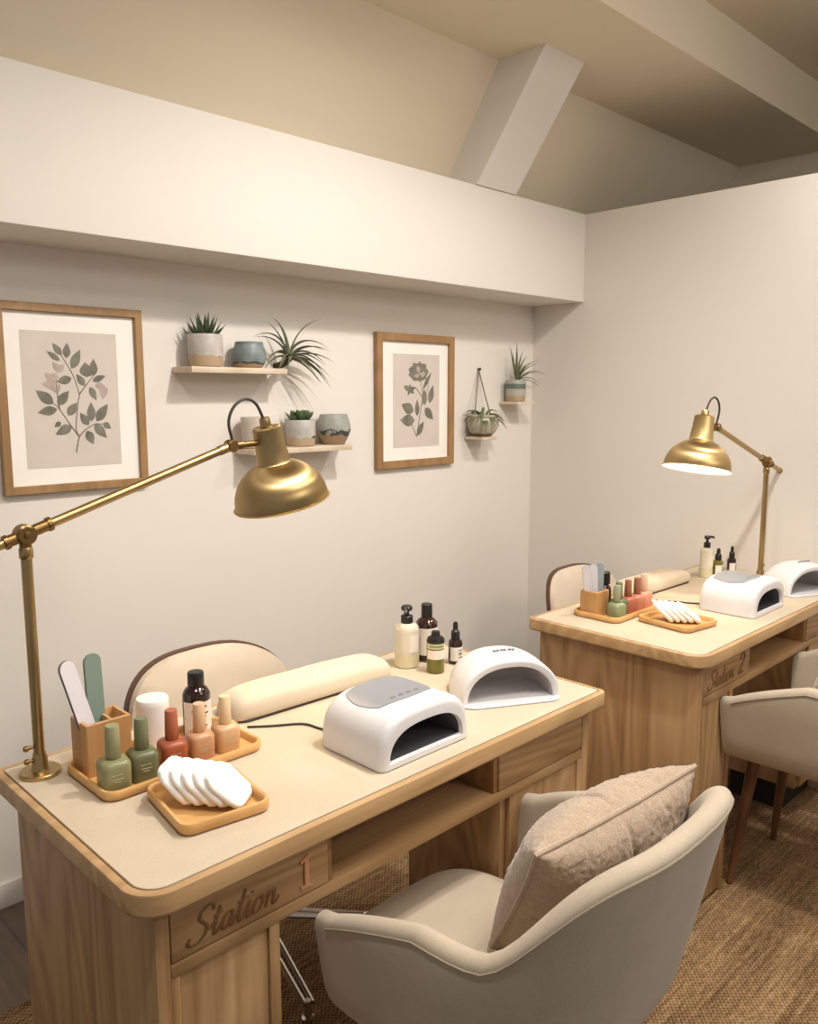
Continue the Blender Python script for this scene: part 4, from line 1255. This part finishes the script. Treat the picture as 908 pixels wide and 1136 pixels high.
# striped pot in the corner
t = thing('potted_grass_plant', 'grassy plant in a striped pot on the corner shelf', 'plant', (-.190, -.056, Z4))
def stripes():
    m = NT('striped_glaze'); tc = m.node('ShaderNodeTexCoord'); sx = m.node('ShaderNodeSeparateXYZ'); m.link(tc.outputs['Object'], sx.inputs[0])
    w = m.noise(m.coord(), 30, 3); z = m.math('ADD', sx.outputs[2], m.math('MULTIPLY', w, .008))
    z = m.math('MULTIPLY', z, 10)
    m.base(m.ramp(z, [(.0, (176, 146, 112)), (.24, (160, 156, 142)), (.30, (174, 170, 154)), (.58, (98, 106, 100)), (.80, (160, 158, 146))], 'CONSTANT')); m.set(Roughness=.45); return m.m
pot_body(t, [(.036, 0), (.040, .003), (.0435, .025), (.044, .06), (.0435, .090), (.042, .093)], [(.039, .093), (.038, .085), (.036, .05), (0, .05)], stripes(), (.038, .080))
bm = bmesh.new(); random.seed(5)
for d, L, c in [((-.25, 0, 1), .16, .25), ((-.12, -.1, 1), .17, .1), ((.1, 0, 1), .14, .4), ((.5, -.1, 1), .17, 1.0), ((.6, -.2, .8), .18, 1.3), ((.7, 0, .6), .17, 1.5), ((.45, -.3, .9), .14, 1.2), ((-.3, -.2, .9), .10, .7), ((.3, .1, 1), .15, .7), ((.8, -.2, .55), .14, 1.6), ((0, -.4, .9), .10, 1.0), ((-.05, .1, 1), .13, .2), ((.35, -.1, 1), .18, 1.1), ((.2, -.2, 1), .10, .6)]:
    blade(bm, V((.004, 0, .082)) + V(d).normalized() * .004, d, L, .0125, V((.6 if d[0] > 0 else -.3, -.05, -.8)), c * 1.1, 12, .35, 0, .25, .05)
obj('leaves', bm, M['spider'], t, 40)

# ------------------------------------------------------------------ lights
def area(name, loc, target, size, e, col, shape='DISK'):
    l = bpy.data.lights.new(name, 'AREA'); l.shape = shape; l.size = size; l.energy = e; l.color = col
    o = bpy.data.objects.new(name, l); COL.objects.link(o); o.location = loc
    o.rotation_euler = (V(target) - V(loc)).to_track_quat('-Z', 'Y').to_euler()
    return o
WARM = (1.0, .955, .895)
def spot(name, loc, target, e, ang, blend, soft, col):
    l = bpy.data.lights.new(name, 'SPOT'); l.energy = e; l.color = col
    l.spot_size = radians(ang); l.spot_blend = blend; l.shadow_soft_size = soft
    o = bpy.data.objects.new(name, l); COL.objects.link(o); o.location = loc
    o.rotation_euler = (V(target) - V(loc)).to_track_quat('-Z', 'Y').to_euler()
    return o
spot('overhead_spot', (-1.50, -1.62, 2.70), (-1.45, -.62, .5), 84, 120, .9, .05, WARM)
spot('overhead_spot', (-.45, -1.75, 2.70), (-.45, -1.0, .5), 44, 120, .9, .06, WARM)
spot('overhead_spot', (-2.75, -1.75, 2.70), (-2.7, -1.0, .5), 40, 120, .9, .06, WARM)  # extra spot, added to spread the key light along the wall
area('room_fill', (-1.7, -2.3, 2.72), (-1.7, -2.1, 0), .8, 16, WARM)  # added overhead fill, no fixture of its own
area('room_fill', (-1.3, -3.7, 2.5), (-1.2, 0, 2.75), .8, 15, WARM)  # unseen light behind the camera, added to brighten upper wall, step and rafter
w = bpy.data.worlds.new('ambient_fill'); S.world = w; w.use_nodes = True  # dim warm fill, added where the room is left open
w.node_tree.nodes['Background'].inputs[0].default_value = (1.0, .95, .89, 1); w.node_tree.nodes['Background'].inputs[1].default_value = .24

# ------------------------------------------------------------------ camera
cd = bpy.data.cameras.new('camera'); cam = bpy.data.objects.new('camera', cd); COL.objects.link(cam)
cd.sensor_fit = 'VERTICAL'; cd.sensor_height = 24; cd.lens = 24 * 916.24 / 1136; cd.clip_start = .05
pitch, yaw = .1414, .7806
cam.location = (-3.0669, -2.3027, 1.4120)
fw = V((sin(yaw) * cos(pitch), cos(yaw) * cos(pitch), -sin(pitch)))
cam.rotation_euler = fw.to_track_quat('-Z', 'Y').to_euler()
S.camera = cam
S.view_settings.view_transform = 'Standard'; S.view_settings.look = 'None'; S.view_settings.gamma = 1; S.view_settings.use_curve_mapping = False
S.view_settings.exposure = 0.40
